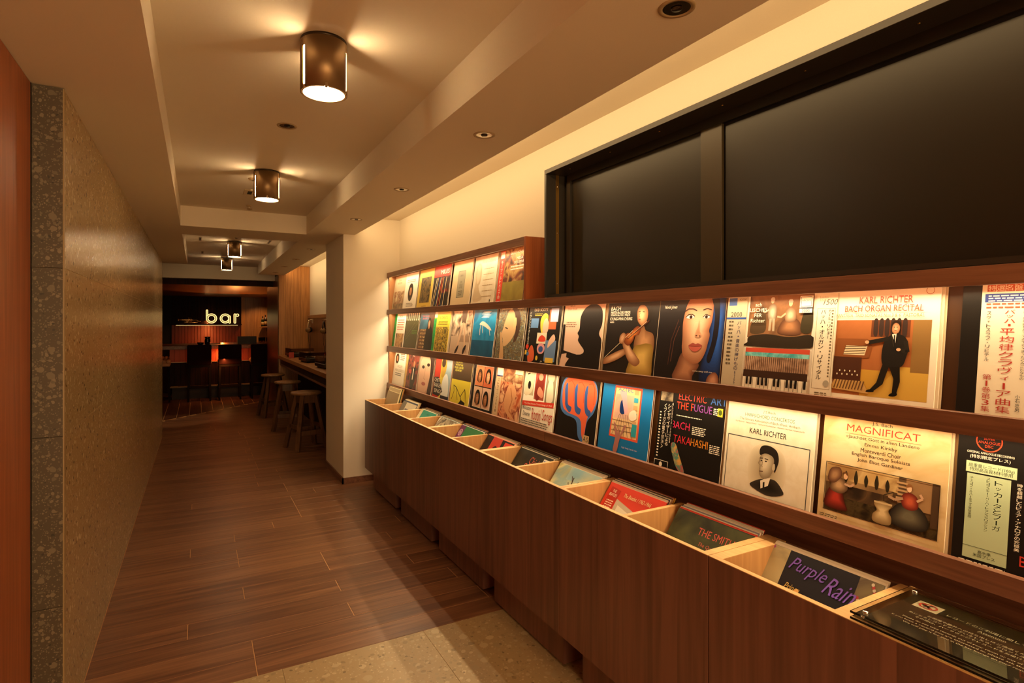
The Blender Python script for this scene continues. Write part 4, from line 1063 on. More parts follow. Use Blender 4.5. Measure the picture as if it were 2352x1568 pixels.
ROW3 = [
    (W_, 'cream sleeve with a small oval portrait at the left end of the bottom row', [('e', .25, .78, .16, .14, '#2a1c14'), ('e', .25, .78, .07, .08, SK2), ('L', .5, .9, .9, 4, .05, '#5a4a38'), ('t', 'WILLEM\nMENGELBERG', .55, .42, .18, '#a08c64', {'w': .75}), ('L', .2, .36, .8, 2, .05, '#3a2c20')], (897.8, 922.5)),
    ('#57261d', 'dark red sleeve with a standing figure in a club', [('r', 0, 0, .14, 1, '#c8a258'), ('r', .14, .1, 1, .95, '#3a1c16|#8a3424|#1c100c|14'), ('t', 'MILES', .55, .9, .04, W_), ('p', [(.5, .05), (.48, .5), (.6, .66), (.78, .6), (.8, .3), (.7, .05)], '#15100e'), ('P', [(.6, .3), (.62, .6), (.68, .58), (.66, .3)], W_), ('e', .66, .7, .07, .09, SK2), ('r', .3, .45, .5, .55, '#c04030')], (925.9, 956.1)),
    ('#cfa084', 'pale full-face portrait sleeve with long dark hair', [('p', [(.1, .1), (.05, .7), (.3, 1), (.75, 1), (.85, .6), (.7, .2), (.45, .02)], '#e0b496'), ('p', [(.6, 1), (.98, 1), (.98, 0), (.72, 0), (.8, .5), (.74, .85)], '#3a241e'), ('e', .28, .68, .1, .04, '#2a1814'), ('e', .62, .75, .1, .04, '#2a1814'), ('s', [(.45, .7), (.4, .4), (.48, .38)], .015, '#a87a60'), ('e', .42, .27, .14, .045, '#b0605a')], (958, 988.4)),
    ('#c8392b', 'red, yellow and blue sleeve with a singing man in a white shirt', [('r', .36, 0, .62, 1, '#d8c24a'), ('r', .62, 0, 1, 1, '#9ab0b8'), ('p', [(.42, .55), (.4, .8), (.5, .98), (.66, .95), (.68, .7), (.56, .54)], '#b8963c'), ('e', .5, .86, .12, .1, '#3a2a18'), ('p', [(.5, .2), (.55, .5), (.75, .62), (.9, .4), (.9, .1), (.6, .04)], '#dfe2dc'), ('r', .5, 0, .98, .12, '#2a2a34'), ('P', [(.02, .1), (.02, .5), (.28, .52), (.42, .4), (.6, .2), (.4, .08)], K_),
     ('t', 'CHET', .22, .4, .09, W_, {'w': .34}), ('t', 'BAKER', .28, .28, .09, W_, {'w': .46}), ('t', 'SINGS', .32, .15, .09, W_, {'w': .46})], (992.7, 1029.9)),
    ('#d6c43a', 'brown over yellow sleeve with an angular ink figure', [('r', 0, .55, 1, 1, '#4a3826'), ('t', "RELAXIN'\nWITH THE\nMILES DAVIS\nQUINTET", .08, .72, .23, '#d8d250', {'al': 'l', 'w': .46}), ('s', [(.1, .1), (.2, .3), (.14, .42), (.3, .38), (.42, .12)], .018, K_), ('s', [(.3, .38), (.55, .2), (.75, .38), (.9, .1)], .02, K_), ('s', [(.55, .2), (.72, .06)], .02, K_), ('P', [(.45, .02), (.6, .14), (.82, .1), (.8, .02)], K_), ('s', [(.75, .38), (.78, .14)], .012, K_)], (1033, 1074.8)),
    (K_, 'black sleeve with four portrait photographs in a square', [('r', .12, .52, .49, .92, '#c8784e'), ('r', .51, .52, .88, .92, '#c0603c'), ('r', .12, .1, .49, .5, '#d0a888'), ('r', .51, .1, .88, .5, '#d8b098'), ('f', .11, .09, .89, .93, .008, W_), ('t', 'LET IT BE', .5, .95, .025, W_, {'w': .25})] + face(.31, .70, .12, SK2, '#3a2416') + face(.69, .71, .13, SK, '#15100c') + face(.31, .27, .13, SK2, '#15100c') + face(.68, .27, .13, SK2, '#15100c'), (1078.7, 1130)),
    ('#c2764a', 'reddish mural sleeve of entwined figures with a beige paper band', [('r', .22, .68, 1, 1, '#c88a5a|#7a4a30|#e0c090|9'), ('r', .22, .02, 1, .7, '#b8552e|#d8946a|#7a2a1c|#e0ac80|12'), ('p', [(.4, .3), (.5, .62), (.7, .66), (.82, .5), (.7, .2), (.85, .05), (.6, .1)], '#d49a6c'), ('s', [(.6, .6), (.7, .4), (.62, .2), (.8, .1)], .03, '#b8764a'), ('r', .02, .8, .25, .98, W_), ('r', .02, .78, .25, .8, '#2a3a70'), ('r', 0, 0, .2, .77, '#cdb08a'), ('v', 'ストラヴィンスキー春', .1, .1, .74, .08, '#4a3424'), ('r', .72, .86, .98, .99, '#e8dcc4'), ('f', .7, .72, .98, .86, .01, '#8a4a2c')], (1133, 1188.5)),
    (W_, 'white sleeve with three photo strips and red hand lettering', [('r', .02, .55, .32, 1, '#b8a888'), ('r', .35, .5, .66, 1, '#a04a38'), ('r', .69, .48, .98, 1, '#8a8066'), ('p', [(.04, .56), (.02, .85), (.15, 1), (.3, .95), (.28, .65), (.16, .55)], '#d9cbac'), ('e', .17, .72, .05, .07, '#1a1410'), ('s', [(.08, .9), (.16, .92)], .02, K_), ('p', [(.4, .52), (.38, .75), (.5, .95), (.62, .9), (.62, .7), (.5, .5)], '#7a2a20'), ('e', .52, .88, .07, .06, '#d89a80'),
     ('p', [(.45, .6), (.5, .72), (.64, .62), (.6, .54)], '#d08a70'), ('e', .83, .9, .1, .09, '#c8bfa4'), ('p', [(.75, .5), (.76, .8), (.88, .84), (.94, .6), (.9, .5)], '#d8cfb4'), ('P', [(.0, .36), (.98, .42), (.98, .5), (.0, .44)], '#cc3a28'), ('t', 'The Most Rootin Tootin Songs of 1963', .5, .405, .035, W_, {'w': .86, 'rot': 3}), ('t', 'Blossom\nDearie', .17, .2, .17, '#2a3a48', {'w': .28}), ('t', "Rootin'", .5, .16, .2, '#b83a2e', {'w': .3}), ('t', 'Songs', .83, .14, .22, '#b83a2e', {'w': .3}), ('L', .02, .13, .95, 3, .035, '#4a4038')], (1194.4, 1268.6)),
    (K_, 'black sleeve with an orange fist shaped speech balloon outlined in blue', [('p', [(.06, .5), (.05, .82), (.2, .96), (.55, 1.0), (.86, .94), (.97, .74), (.92, .5), (.78, .34), (.74, .06), (.6, .1), (.5, .33), (.2, .38)], '#4a74b0'),
     ('p', [(.12, .52), (.09, .8), (.22, .95), (.55, .98), (.84, .93), (.95, .74), (.9, .54), (.78, .4), (.74, .1), (.68, .14), (.6, .36), (.26, .42)], '#e06440')] + [('p', [(.2 + i * .26, .46 + .04 * (i == 0)), (.17 + i * .25, .6), (.14 + i * .26, .78), (.2 + i * .26, .86), (.23 + i * .25, .68), (.26 + i * .25, .54), (.36 + i * .24, .5), (.32 + i * .25, .42)], '#35589a') for i in range(3)] +
     [('s', [(.22 + i * .26, .88), (.3 + i * .26, .9), (.38 + i * .25, .84), (.4 + i * .25, .6)], .01, '#b84428') for i in range(3)] + [('r', .72, .03, .87, .15, '#c8a878'), ('t', 'A', .765, .06, .07, K_), ('t', 'S', .83, .06, .07, K_)], (1276, 1364.8)),
    ('#1272b4', 'bright blue sleeve with an orange framed dreamlike picture', [('P', [(.22, .24), (.26, .93), (.8, .93), (.8, .24)], '#d8583c'), ('P', [(.25, .27), (.28, .9), (.77, .9), (.77, .27)], '#e3bf8c'), ('r', .29, .5, .66, .82, '#c89a84|#dcb4a0|12'), ('p', [(.4, .58), (.4, .72), (.46, .76), (.5, .7), (.49, .57)], '#12306a'), ('P', [(.35, .86), (.5, .86), (.56, .6), (.5, .56), (.42, .76)], '#d8a0a8'), ('t', 'AZTEC', .48, .86, .05, '#2f6aa8', {'w': .3})] +
     [('s', [(.28 + i * .08, .27), (.4 + i * .03, .56)], .006, '#5a3a34') for i in range(6)] + [('s', [(.26, .33 + i * .07), (.7, .35 + i * .06)], .006, '#5a3a34') for i in range(3)] + [('r', .66, .84 - i * .1, .74, .9 - i * .1, '#38a0c0' if i % 2 else '#c8a070') for i in range(6)] + [('p', [(.6, .52), (.6, .6), (.7, .64), (.74, .54), (.66, .5)], '#e8d8c0'), ('r', .67, .3, .76, .46, '#2f9aa8'), ('p', [(.34, .06), (.36, .26), (.3, .44), (.36, .38), (.4, .3), (.42, .42), (.45, .28), (.52, .42), (.55, .4), (.46, .24), (.42, .06)], '#a87068'), ('t', 'high land, hard rain', .66, .12, .028, '#d8b8b8', {'w': .3, 'rot': 0}), ('L', .28, .96, .5, 1, .02, W_)], (1373.4, 1485.4)),
    (K_, 'black sleeve with rainbow block letters and a black paper band', [('t', 'ELECTRIC', .52, .87, .08, '#d84a3a', {'w': .42}), ('t', 'ART', .9, .87, .08, '#3a68b8', {'w': .22}), ('t', 'THE F', .42, .76, .085, '#d8402a', {'w': .26}), ('t', 'UGUE', .69, .76, .085, '#8a4aa0', {'w': .26}), ('t', 'BACH', .38, .53, .085, '#d02f5a', {'w': .28}), ('t', 'TAKA', .42, .37, .085, '#d0303a', {'w': .27}), ('t', 'HASHI', .68, .37, .085, '#d88a2a', {'w': .25}), ('L', .84, .82, .97, 4, .02, W_), ('L', .56, .58, .76, 5, .02, W_), ('L', .83, .42, .98, 5, .02, W_), ('L', .3, .68, .72, 1, .02, W_),
     ('r', .9, .75, .97, .84, '#c8b83a'), ('e', .935, .795, .025, .03, '#4a5a1c'), ('p', [(.28, .36), (.26, .3), (.36, .1), (.46, .03), (.5, .06), (.42, .2), (.34, .34)], '#c84a4a|#3a8a7a|#d8a050|30'), ('r', .02, .83, .22, 1, '#b8a888|#3a3028|14'), ('r', .0, .0, .26, .83, '#0d0b0a'), ('v', 'シンセサイザーによる', .18, .3, .8, .06, W_), ('v', '〈フーガの電子技法〉', .11, .26, .8, .055, W_), ('v', '新しい音のイメージの完全版', .23, .34, .82, .022, W_), ('L', .03, .68, .06, 16, .035, W_), ('f', .01, .02, .24, .12, .006, W_), ('e', .12, .07, .025, .03, W_)], (1505.5, 1647.4)),
    ('#e6dcc2', 'cream sleeve with a framed vignette portrait of a dark haired man', [('r', 0, 0, 1, .99, '#e8dfc8|#e0d5ba|30'), ('t', 'J.S.Bach', .5, .86, .03, '#2a5a3a', {'w': .14}), ('t', 'HARPSICHORD CONCERTOS', .5, .81, .035, '#2a5a3a', {'w': .56}), ('t', 'The Soloists Association of Bach-Week, Ansbach', .5, .765, .028, '#1f1a16', {'w': .68}), ('t', 'Karl Richter · Eduard Müller · Gerhard Aeschbacher · Heinrich Gurtner, harpsichords', .5, .735, .02, '#4a4238', {'w': .78}), ('t', 'KARL RICHTER', .5, .645, .055, K_, {'w': .42}), ('f', .03, .04, .96, .6, .007, '#2a3a40'), ('G', [(.31, .33), (.35, .5), (.52, .575), (.69, .5), (.73, .33), (.69, .16), (.52, .09), (.35, .16)], '#ddd1b4', '#a89878', 7, (.52, .32)), ('G', [(.35, .13), (.41, .19), (.50, .225), (.62, .24), (.70, .18), (.72, .12), (.55, .075)], '#3a342c', '#1c1916', 4), ('P', [(.475, .125), (.465, .2), (.52, .235), (.575, .25), (.555, .17)], '#e9e0cc'), ('P', [(.495, .19), (.515, .2), (.52, .12), (.50, .12)], '#2a2622'),
      ('G', [(.445, .44), (.435, .40), (.425, .365), (.445, .345), (.44, .30), (.455, .25), (.50, .225), (.565, .26), (.60, .34), (.61, .43), (.56, .50), (.48, .50)], '#8c7c62', '#dccfb2', 6, (.49, .37)), ('p', [(.44, .45), (.43, .50), (.46, .545), (.54, .555), (.62, .52), (.65, .44), (.635, .36), (.615, .31), (.595, .36), (.60, .42), (.575, .46), (.50, .475)], '#231d18'), ('p', [(.585, .34), (.59, .385), (.61, .39), (.615, .345), (.60, .325)], '#c2b496'), ('s', [(.437, .418), (.475, .424)], .008, '#2a221a'), ('e', .46, .398, .010, .006, '#1a1612'), ('e', .51, .40, .012, .006, '#1a1612'), ('s', [(.495, .424), (.535, .42)], .008, '#2a221a'), ('s', [(.447, .292), (.487, .296)], .007, '#6a4c3c'), ('s', [(.475, .39), (.468, .345), (.48, .338)], .005, '#8a785c')], (1659, 1859)),
    ('#d3b988', 'parchment coloured box sleeve with a framed garden painting', [('r', 0, 0, 1, .99, '#d9c092|#c9ab78|#dfc99e|8'), ('t', 'J.S. Bach', .5, .9, .035, '#2a2018', {'w': .16}), ('t', 'MAGNIFICAT', .5, .83, .06, '#b8402c', {'w': .58}), ('s', [(.2, .81), (.8, .81)], .003, '#b8402c'), ('t', '«Jauchzet Gott in allen Landen»', .5, .765, .035, '#2a2018', {'w': .58}), ('t', 'Emma Kirkby', .5, .715, .035, '#2a2018', {'w': .26}), ('t', 'Monteverdi Choir', .5, .67, .035, '#2a2018', {'w': .32}), ('t', 'English Baroque Soloists', .5, .625, .035, '#2a2018', {'w': .46}), ('t', 'John Eliot Gardiner', .5, .58, .035, '#2a2018', {'w': .36}),
     ('r', .06, .12, .95, .53, '#3a2a1c|#5c442a|#2a1e14|14'), ('r', .06, .40, .95, .53, '#b8935a|#c8a870|#9a7444|9'), ('r', .06, .36, .62, .405, '#7a5c3a|#9a7a50|12'), ('r', .06, .12, .95, .25, '#33261a|#4a3c22|#231a10|30')] + [('p', [(.145 + i * .085, .39), (.135 + i * .085, .44), (.15 + i * .085, .505 - .02 * (i % 2)), (.168 + i * .085, .44), (.16 + i * .085, .39)], '#2a2414') for i in range(6)] + [('P', [(.70, .30), (.70, .53), (.95, .53), (.95, .30)], '#a07c54|#7c5c3c|10'), ('r', .66, .30, .715, .53, '#5c4630')] + [('r', .655 - .01 * (i % 2), .33 + i * .03, .73, .345 + i * .03, '#b89468') for i in range(6)] + [('r', .90, .2, .95, .53, '#4a3624'),
      ('G', [(.07, .15), (.08, .27), (.13, .34), (.2, .33), (.24, .22), (.26, .145)], '#4a1a12', '#b0382a', 5), ('G', [(.11, .30), (.12, .38), (.17, .42), (.23, .40), (.26, .33), (.2, .28)], '#5c4430', '#c09a70', 5), ('G', [(.08, .38), (.10, .48), (.18, .50), (.20, .43), (.14, .36)], '#5a3a28', '#a8805a', 4), ('e', .235, .435, .018, .026, '#dcb088'), ('s', [(.23, .37), (.28, .36), (.31, .385)], .018, '#c8a080'), ('p', [(.21, .45), (.215, .47), (.25, .468), (.248, .445), (.23, .46)], '#6a4424'),
      ('G', [(.60, .17), (.63, .28), (.70, .34), (.80, .34), (.88, .26), (.88, .17), (.75, .135)], '#241f1a', '#6a6450', 6), ('G', [(.70, .31), (.69, .39), (.74, .425), (.80, .40), (.81, .32), (.76, .29)], '#6a241a', '#c05a3c', 5), ('e', .742, .455, .018, .027, '#e0b894'), ('p', [(.72, .46), (.73, .49), (.76, .485), (.768, .44), (.755, .47)], '#8a5c34'), ('s', [(.70, .37), (.64, .345), (.59, .36)], .02, '#b08c6c'), ('s', [(.80, .37), (.84, .40), (.82, .43)], .018, '#c8a080'),
      ('G', [(.49, .13), (.48, .19), (.51, .23), (.485, .28), (.55, .31), (.62, .285), (.60, .24), (.625, .19), (.61, .13)], '#8a7048', '#d8c090', 5), ('r', .485, .285, .625, .30, '#c8ae80'), ('s', [(.56, .31), (.555, .36), (.63, .40)], .008, '#3a2c1c'), ('f', .055, .115, .955, .535, .005, '#2a1c12'), ('L', .03, .07, .2, 2, .015, '#5a4630')], (1879.7, 2164.9)),
    ('#15120f', 'black sleeve with a pale green paper band at the right of the bottom row', [('p', [(.42, .8), (.5, .95), (.8, .98), (1, .9), (1, .5), (.6, .5), (.44, .66)], '#4a4036|#2a241e|9'), ('p', [(.44, .82), (.5, .94), (.8, .98), (1, .92), (1, .82), (.7, .84)], '#b8a890'), ('o', .19, .92, .08, .008, '#e0502f'), ('t', 'THE\nSUPER\nANALOGUE\nDISC', .19, .87, .1, '#e0502f', {'w': .13}), ('t', 'ORIGINAL ANALOGUE RECORDING', .2, .82, .016, W_, {'w': .28}), ('t', '(特別限定プレス)', .2, .78, .03, W_, {'w': .24}), ('r', .06, .68, .36, .76, '#b8c8a0'), ('t', '超重量レコード(180g)\n特別高品質材料使用', .21, .69, .055, '#1f2a1c', {'w': .27}),
     ('r', .07, .07, .33, .67, '#b0c09a'), ('v', 'トッカータとフーガ', .26, .3, .65, .055, '#1a2418'), ('v', 'ストコフスキー・バッハ・トランスクリプション', .2, .28, .66, .025, '#1a2418'), ('v', 'チェコフィルハーモニー管弦楽団', .1, .35, .65, .022, '#1a2418'), ('v', '時を超越したピュア・アナログの究極美', .38, .2, .66, .035, W_), ('t', '高水準\n米国プレス', .2, .09, .05, '#1a2418', {'w': .13}), ('s', [(.07, .155), (.33, .155)], .003, '#1a2418'),
     ('t', 'STOKOWSKI', .48, .2, .07, '#c0392c', {'al': 'l', 'w': .6}), ('t', 'BACH TRANSCRIPTIONS', .4, .11, .07, '#c0392c', {'al': 'l', 'w': .95}), ('t', 'Czech Philharmonic', .46, .04, .05, W_, {'al': 'l', 'w': .6}), ('L', .05, .04, .34, 1, .025, W_)], (2184.8, 2520)),
]

VX, F_, C_, S_ = 455.0, 1314.0, .87669, .48105


def ypix(px, X):
    d = F_ * X / (C_ * (px - VX))
    return (d - X * S_) / C_


ORD = ['first', 'second', 'third', 'fourth', 'fifth', 'sixth', 'seventh', 'eighth', 'ninth', 'tenth']


def tone(h):
    r_, g_, b_ = [int(h[i:i + 2], 16) for i in (1, 3, 5)]
    mx, mn = max(r_, g_, b_), min(r_, g_, b_)
    if mx < 80:
        return 'black'
    if r_ > g_ * 1.45 and r_ > 150:
        return 'red'
    if b_ >= mx - 2 and mx - mn > 20:
        return 'blue'
    if g_ >= mx - 1 and mx - mn > 12:
        return 'green'
    if mx > 200:
        return 'cream' if mn > 150 else 'tan'
    return 'brown' if mx < 150 else 'tan'


def blabel(col, k, n, lab):
    s_ = lab
    for c_ in (' in the top row', ' in a far bin', ' in the third farthest bin', ' in the second farthest bin', ' in a middle bin', ' in the farthest bin'):
        s_ = s_.replace(c_, '')
    w_ = s_.split()[:11]
    while w_[-1] in ('a', 'the', 'of', 'in', 'with', 'and', 'at', 'its', 'black', 'top', 'bottom', 'middle', 'near', 'beside', 'paper', 'dark', 'pale', 'tall', 'long', 'right', 'left', 'end'):
        w_.pop()
    return '%s edge, %s behind the %s' % (tone(col), ORD[k - 1], ' '.join(w_))


BEHIND = ['#d8c8a4', '#2a241e', '#8a6a42', '#c2a47c', '#40322a', '#e2d6bc', '#6a4432', '#b8b09a']
rr = random.Random(11)
TILT = .135
for ri, (rows, z0) in enumerate(((ROW1, 1.5145), (ROW2, 1.1850), (ROW3, .8465))):
    rn = ('top', 'middle', 'bottom')[ri]
    for si, (col, lab, art, (pa, pb)) in enumerate(rows):
        yl, yr = ypix(pa, 1.54), ypix(pb, 1.54)
        yc = (yl + yr) / 2
        if pb > 2400:
            yc = yl - .1575
        yc = min(yc, ry1 - .018 - .160)
        if ri == 0:
            yc = max(yc, CY + .160)
        nb = rr.choice((1, 2, 2, 3)) if si else 1
        for k in range(nb, 0, -1):
            dy = -k * rr.uniform(.003, .007)
            if ri == 0 and si == 6:
                dy = abs(dy) * .2
            bc_ = rr.choice(BEHIND)
            sleeve(bc_, blabel(bc_, k, nb, lab), (1.5375 + k * .0048, yc + dy, z0), TILT, None, 'sleeves stacked behind the shown ones in the %s row' % rn)
        if lab.startswith('organ recital') or lab.startswith('parchment'):
            sleeve('#4c3220', 'glossy brown sleeve showing at the right edge of the %s' % ('organ recital sleeve' if ri == 1 else 'parchment coloured box sleeve'), (1.5445 + nb * .0048, yc - .045, z0), TILT - .01, None, 'record sleeves shown in the %s row' % rn)
        sleeve(col, lab, (1.5375, yc, z0), TILT, art, 'record sleeves shown in the %s row' % rn)

# ------------------------------------------------------------------ record bins
XF = 1.25
ZT, ZB = .752, .173
EDG = [4.893, 4.140, 3.390, 2.640, 1.890, 1.140, .390, -.360, -1.11]
NM = ['farthest cabinet against the cream pier', 'second cabinet from the pier', 'third cabinet from the pier', 'middle cabinet holding the tree painting sleeve', 'cabinet holding the red and dark green front sleeves',
      'cabinet under the purple lettered sleeve and the acrylic sign', 'nearest cabinet at the lower right corner', 'cabinet nearest the camera side']
for i in range(len(EDG) - 1):
    a, b_ = EDG[i], EDG[i + 1]
    t = thing('record_bin_cabinet', 'walnut record bin cabinet, ' + NM[i], 'cabinet', (XF, b_, 0), group='walnut record bin cabinets')
    L = a - b_ - .0025
    tk_ = .015
    put('front_panel', B(0, tk_, 0, L, ZB, ZT - .0008, b=.0006), M_WALN, t)
    put('edge_band', B(0, tk_ + .0005, 0, L, ZT - .0008, ZT + .001), M_EDGE, t)
    for (s0, s1, nm) in ((0, .018, 'side_panel'), (L - .018, L, 'side_panel'), (L / 2 - .009, L / 2 + .009, 'divider')):
        if i == 4 and nm == 'side_panel' and s0 == 0:
            s1 = .026
        if i == 5 and nm == 'side_panel' and s0 > 0:
            s0 -= .018
        if i == 5 and nm == 'divider':
            s0 -= .008; s1 += .012
        zb = ZB + .0 if nm == 'side_panel' else .42
        p = put(nm, B(tk_, .285, s0, s1, zb, ZT - .0008), M_INNER, t)
        put('edge_band', B(tk_, .285, s0, s1, ZT - .0008, ZT + .001), M_EDGE, p)
    put('bin_floor', B(tk_, .285, .018, L - .018, .42, .435), M_INNER, t)
    put('back_panel', B(.285, .300, 0, L, ZB, ZT - .006), M_WALNY, t)
    put('bottom_panel', B(tk_, .285, .018, L - .018, ZB, ZB + .018), M_WALNY, t)
    put('plinth', B(.05, .27, .045, L - .085, .018, ZB), M_WALN, t)
    put('plinth_foot', B(.075, .25, .09, L - .12, 0, .018), M_GAP, t)
# wood lining between bins and rack
struct('trim_3', MB().box(1.552, XW - .001, -1.2, 4.89, .70, .716), M_WALNY, 'walnut ledge behind the record bins')
struct('trim_4', MB().box(XW - .012, XW - .001, -1.2, 5.08, .716, .833), M_WALNY, 'walnut lining below the rack')

BINS = [
    (1, 4, 'tan sleeve standing high in the farthest bin', '#b9a478', [('L', .3, .5, .7, 3, .05, '#8a7650')], ['#e0cfa2', '#d9c38c', '#2a2a26', '#4a5a34', '#d8b878', '#8a5a30', '#c98a4a'], .28, .06),
    (1, 3, 'grey and cream lettered sleeve in the second farthest bin', '#d9ccae', [('r', 0, 0, .3, 1, '#7a7468'), ('r', .34, .8, .9, .84, '#6a6a72'), ('L', .36, .74, .95, 5, .05, '#6a5a48')], ['#3a4660', '#e0d2b0', '#e6dabc', '#c8b48c', '#dcc9a0', '#b89a70'], .5, .02),
    (1, 3, 'teal green sleeve with a cream spine in the third farthest bin', '#2f9a84', [('r', 0, 0, .17, 1, '#e2d2a8'), ('t', 'STEREO', .55, .9, .03, '#123c34'), ('t', 'DUETS', .6, .72, .1, '#d8b040', {'w': .6})], ['#efe4ca', '#e2d0a8', '#6a8a7a', '#f0e6d0', '#d8c6a0', '#c8784a', '#e8d8b4'], .6, 0),
    (1, 3, 'black and white crowd photograph sleeve in a far bin', '#9a8c74', [('r', 0, 0, 1, 1, '#2a2420|#c8bca0|#6a5e4c|#efe6d0|10')], ['#c8d8d0', '#1f2a30', '#efe4ca', '#e0d2b0', '#f2e8d2', '#cabc98', '#e6dabc', '#b0a080'], .62, 0),
    (1, 3, 'green sleeve with a purple band and ring emblem', '#2f7a45', [('r', 0, .62, .22, 1, '#6a2a5c'), ('o', .11, .84, .075, .02, '#d8b8c8'), ('e', .11, .84, .04, .04, '#b890a8'), ('r', 0, 0, .22, .6, '#b8963c'), ('t', 'SUITE', .1, .54, .05, W_), ('L', .4, .72, .95, 3, .09, '#5aa03c')], ['#f0e8d4', '#2a3a6a', '#d8ccb0', '#3a302a', '#efe4ca', '#c04a3a', '#e6dabc', '#4a5a6a'], .62, 0),
    (1, 3, 'dark sleeve with a red lit portrait in a middle bin', '#1f1715', [('r', .25, .4, .6, 1, '#c8402e'), ('p', [(.2, .3), (.25, .6), (.45, .85), (.62, .7), (.55, .4), (.4, .25)], '#241210'), ('p', [(.25, .35), (.3, .55), (.45, .65), (.5, .5), (.42, .3)], '#d05a40'), ('r', .7, .5, .97, .97, '#d8402e'), ('s', [(.66, .5), (.6, 1)], .03, '#241210'), ('L', .8, .9, .95, 2, .04, K_)], ['#e08a70', '#f0d8c0', '#d8705a', '#efe4ca', '#c8a080', '#e0c0a8', '#3a2a24', '#e6dabc'], .62, 0),
    (1, 3, 'black sleeve lettered in salmon with a blue sticker', '#1c1916', [('r', 0, .0, 1, 1, '#1a1815|#2c2a20|8'), ('s', [(0, .66), (.6, .8)], .004, '#7a6a50'), ('t', 'Chick', .58, .78, .13, '#c85a40', {'w': .3, 'rot': -6}), ('t', 'Corea', .5, .65, .13, '#c85a40', {'w': .32, 'rot': -6}), ('t', 'Three', .5, .5, .11, '#2f5a8a', {'w': .36, 'sk': .3, 'rot': -6}), ('r', .78, .62, .99, .95, '#e8e0cc'), ('r', .8, .66, .97, .92, '#2a5aa0')], ['#efe8d6', '#2a4a6a', '#f0e6d0', '#a8b0a0', '#e0d2b0', '#3a302a', '#d8c49a', '#efe4ca', '#7a6a50'], .64, 0),
    (1, 3, 'painted desert sleeve with a bare tree and a red shape', '#b8a86a', [('r', 0, 0, 1, 1, '#c9b458|#8fa8a0|#d8cc90|#a89a58|4'), ('r', .3, .8, 1, 1, '#8ab0b8|#c8c8a0|5'), ('s', [(.48, .3), (.5, .62), (.46, .86)], .02, '#3a2418')] + [('s', [(.5, .5 + i * .05), (.5 + (-1) ** i * (.14 - i * .01), .62 + i * .05)], .012, '#4a2c1c') for i in range(6)] + [('p', [(.12, .4), (.14, .56), (.26, .58), (.34, .42), (.24, .34)], '#d8553a'), ('e', .25, .46, .035, .03, '#2a1a14'), ('p', [(.72, .36), (.8, .52), (.92, .5), (.98, .36)], '#6a5242')], ['#efe8d6', '#f2ead8', '#3a3430', '#e8dcc4', '#d8d0c0', '#c8b088', '#2a2622', '#8a7048', '#6a5a3a'], .64, .006),
    (1, 3, 'bright red sleeve with a stair-rail photograph', '#cf3a28', [('P', [(.24, .0), (.24, .82), (.98, .66), (.98, 0)], '#b8a48c'), ('P', [(.3, .3), (.3, .75), (.98, .6), (.98, .3)], '#d8cab0')] + [('s', [(.24, .2 + i * .1), (.98, .32 + i * .075)], .02, '#3a2c24' if i % 2 else '#efe4d0') for i in range(5)] + [('e', .66, .46, .07, .08, '#3a241a'), ('e', .66, .43, .045, .05, SK2), ('e', .86, .3, .06, .07, '#3a241a'), ('t', 'The Beatles / 1962-1966', .56, .87, .05, '#efd9a0', {'w': .48, 'sk': .2}), ('P', [(.04, .3), (.06, .95), (.24, .93), (.2, .3)], '#b02a1c'), ('t', 'THE\nBEATLES', .14, .83, .09, '#efe0c0', {'w': .14}), ('L', .07, .76, .21, 5, .03, '#e8c8a8'), ('L', .07, .58, .2, 3, .03, '#e8c8a8')],
     ['#e8dcc8', '#a8584a', '#2a3450', '#efe8d6', '#b08a6a', '#3a302a', '#e0b8a0', '#c89030', '#8a3a2a', '#d8a83a'], .64, .006),
    (1, 3, 'dark green sleeve with salmon serif lettering', '#2e2e20', [('r', 0, 0, 1, .99, '#2a2a1e|#3c3c26|#4a4a2c|9'), ('p', [(.02, .35), (.1, .62), (.24, .6), (.36, .5), (.3, .4)], '#a89c74'), ('t', 'THE SMITHS', .62, .8, .08, '#c8584a', {'w': .5}), ('t', 'The Queen Is Dead', .64, .69, .045, '#b85a48', {'w': .42, 'sk': .2}), ('p', [(.86, .62), (.9, .78), (.99, .74), (.99, .6)], '#6a6a44')],
     ['#c83a2a', '#e8dcc8', '#8a8aa0', '#f0e8d4', '#c89a80', '#efe8d6', '#3a302a', '#e0d8c4', '#d84a34', '#c83a2a'], .64, .006),
    (1, 3, 'black sleeve with purple brush script between flowered borders', '#17121a', [('r', 0, 0, .19, 1, '#8a7a56|#5a4a3a|#a8946a|6'), ('r', .81, 0, 1, 1, '#8a7a56|#5a4a3a|#a8946a|6')] + [('e', (.03 + (i * 37 % 15) / 100) + (.81 if i % 2 else 0), .98 - (i * 29 % 60) / 100, .012, .014, ('#8a3a6a', '#c8b8a0', '#5a2a7a', '#a83a3a')[i % 4]) for i in range(30)] + [('t', 'Purple', .375, .80, .15, '#7a52b8', {'w': .33, 'sk': .35, 'rot': -3}), ('t', 'Rain', .685, .75, .15, '#7a52b8', {'w': .24, 'sk': .35, 'rot': -3}), ('t', 'Prince', .32, .66, .06, '#c8a050', {'w': .14, 'sk': .3}), ('t', 'and the Revolution', .6, .55, .045, '#b8945a', {'w': .3, 'sk': .3}),
      ('p', [(.3, .4), (.32, .6), (.38, .7), (.42, .55), (.4, .4)], '#c87a4a|#e0b060|20')], ['#efe4d4', '#e8dcc8', '#f2ead8', '#d8ccb8'], .64, .0),
]
q = 0
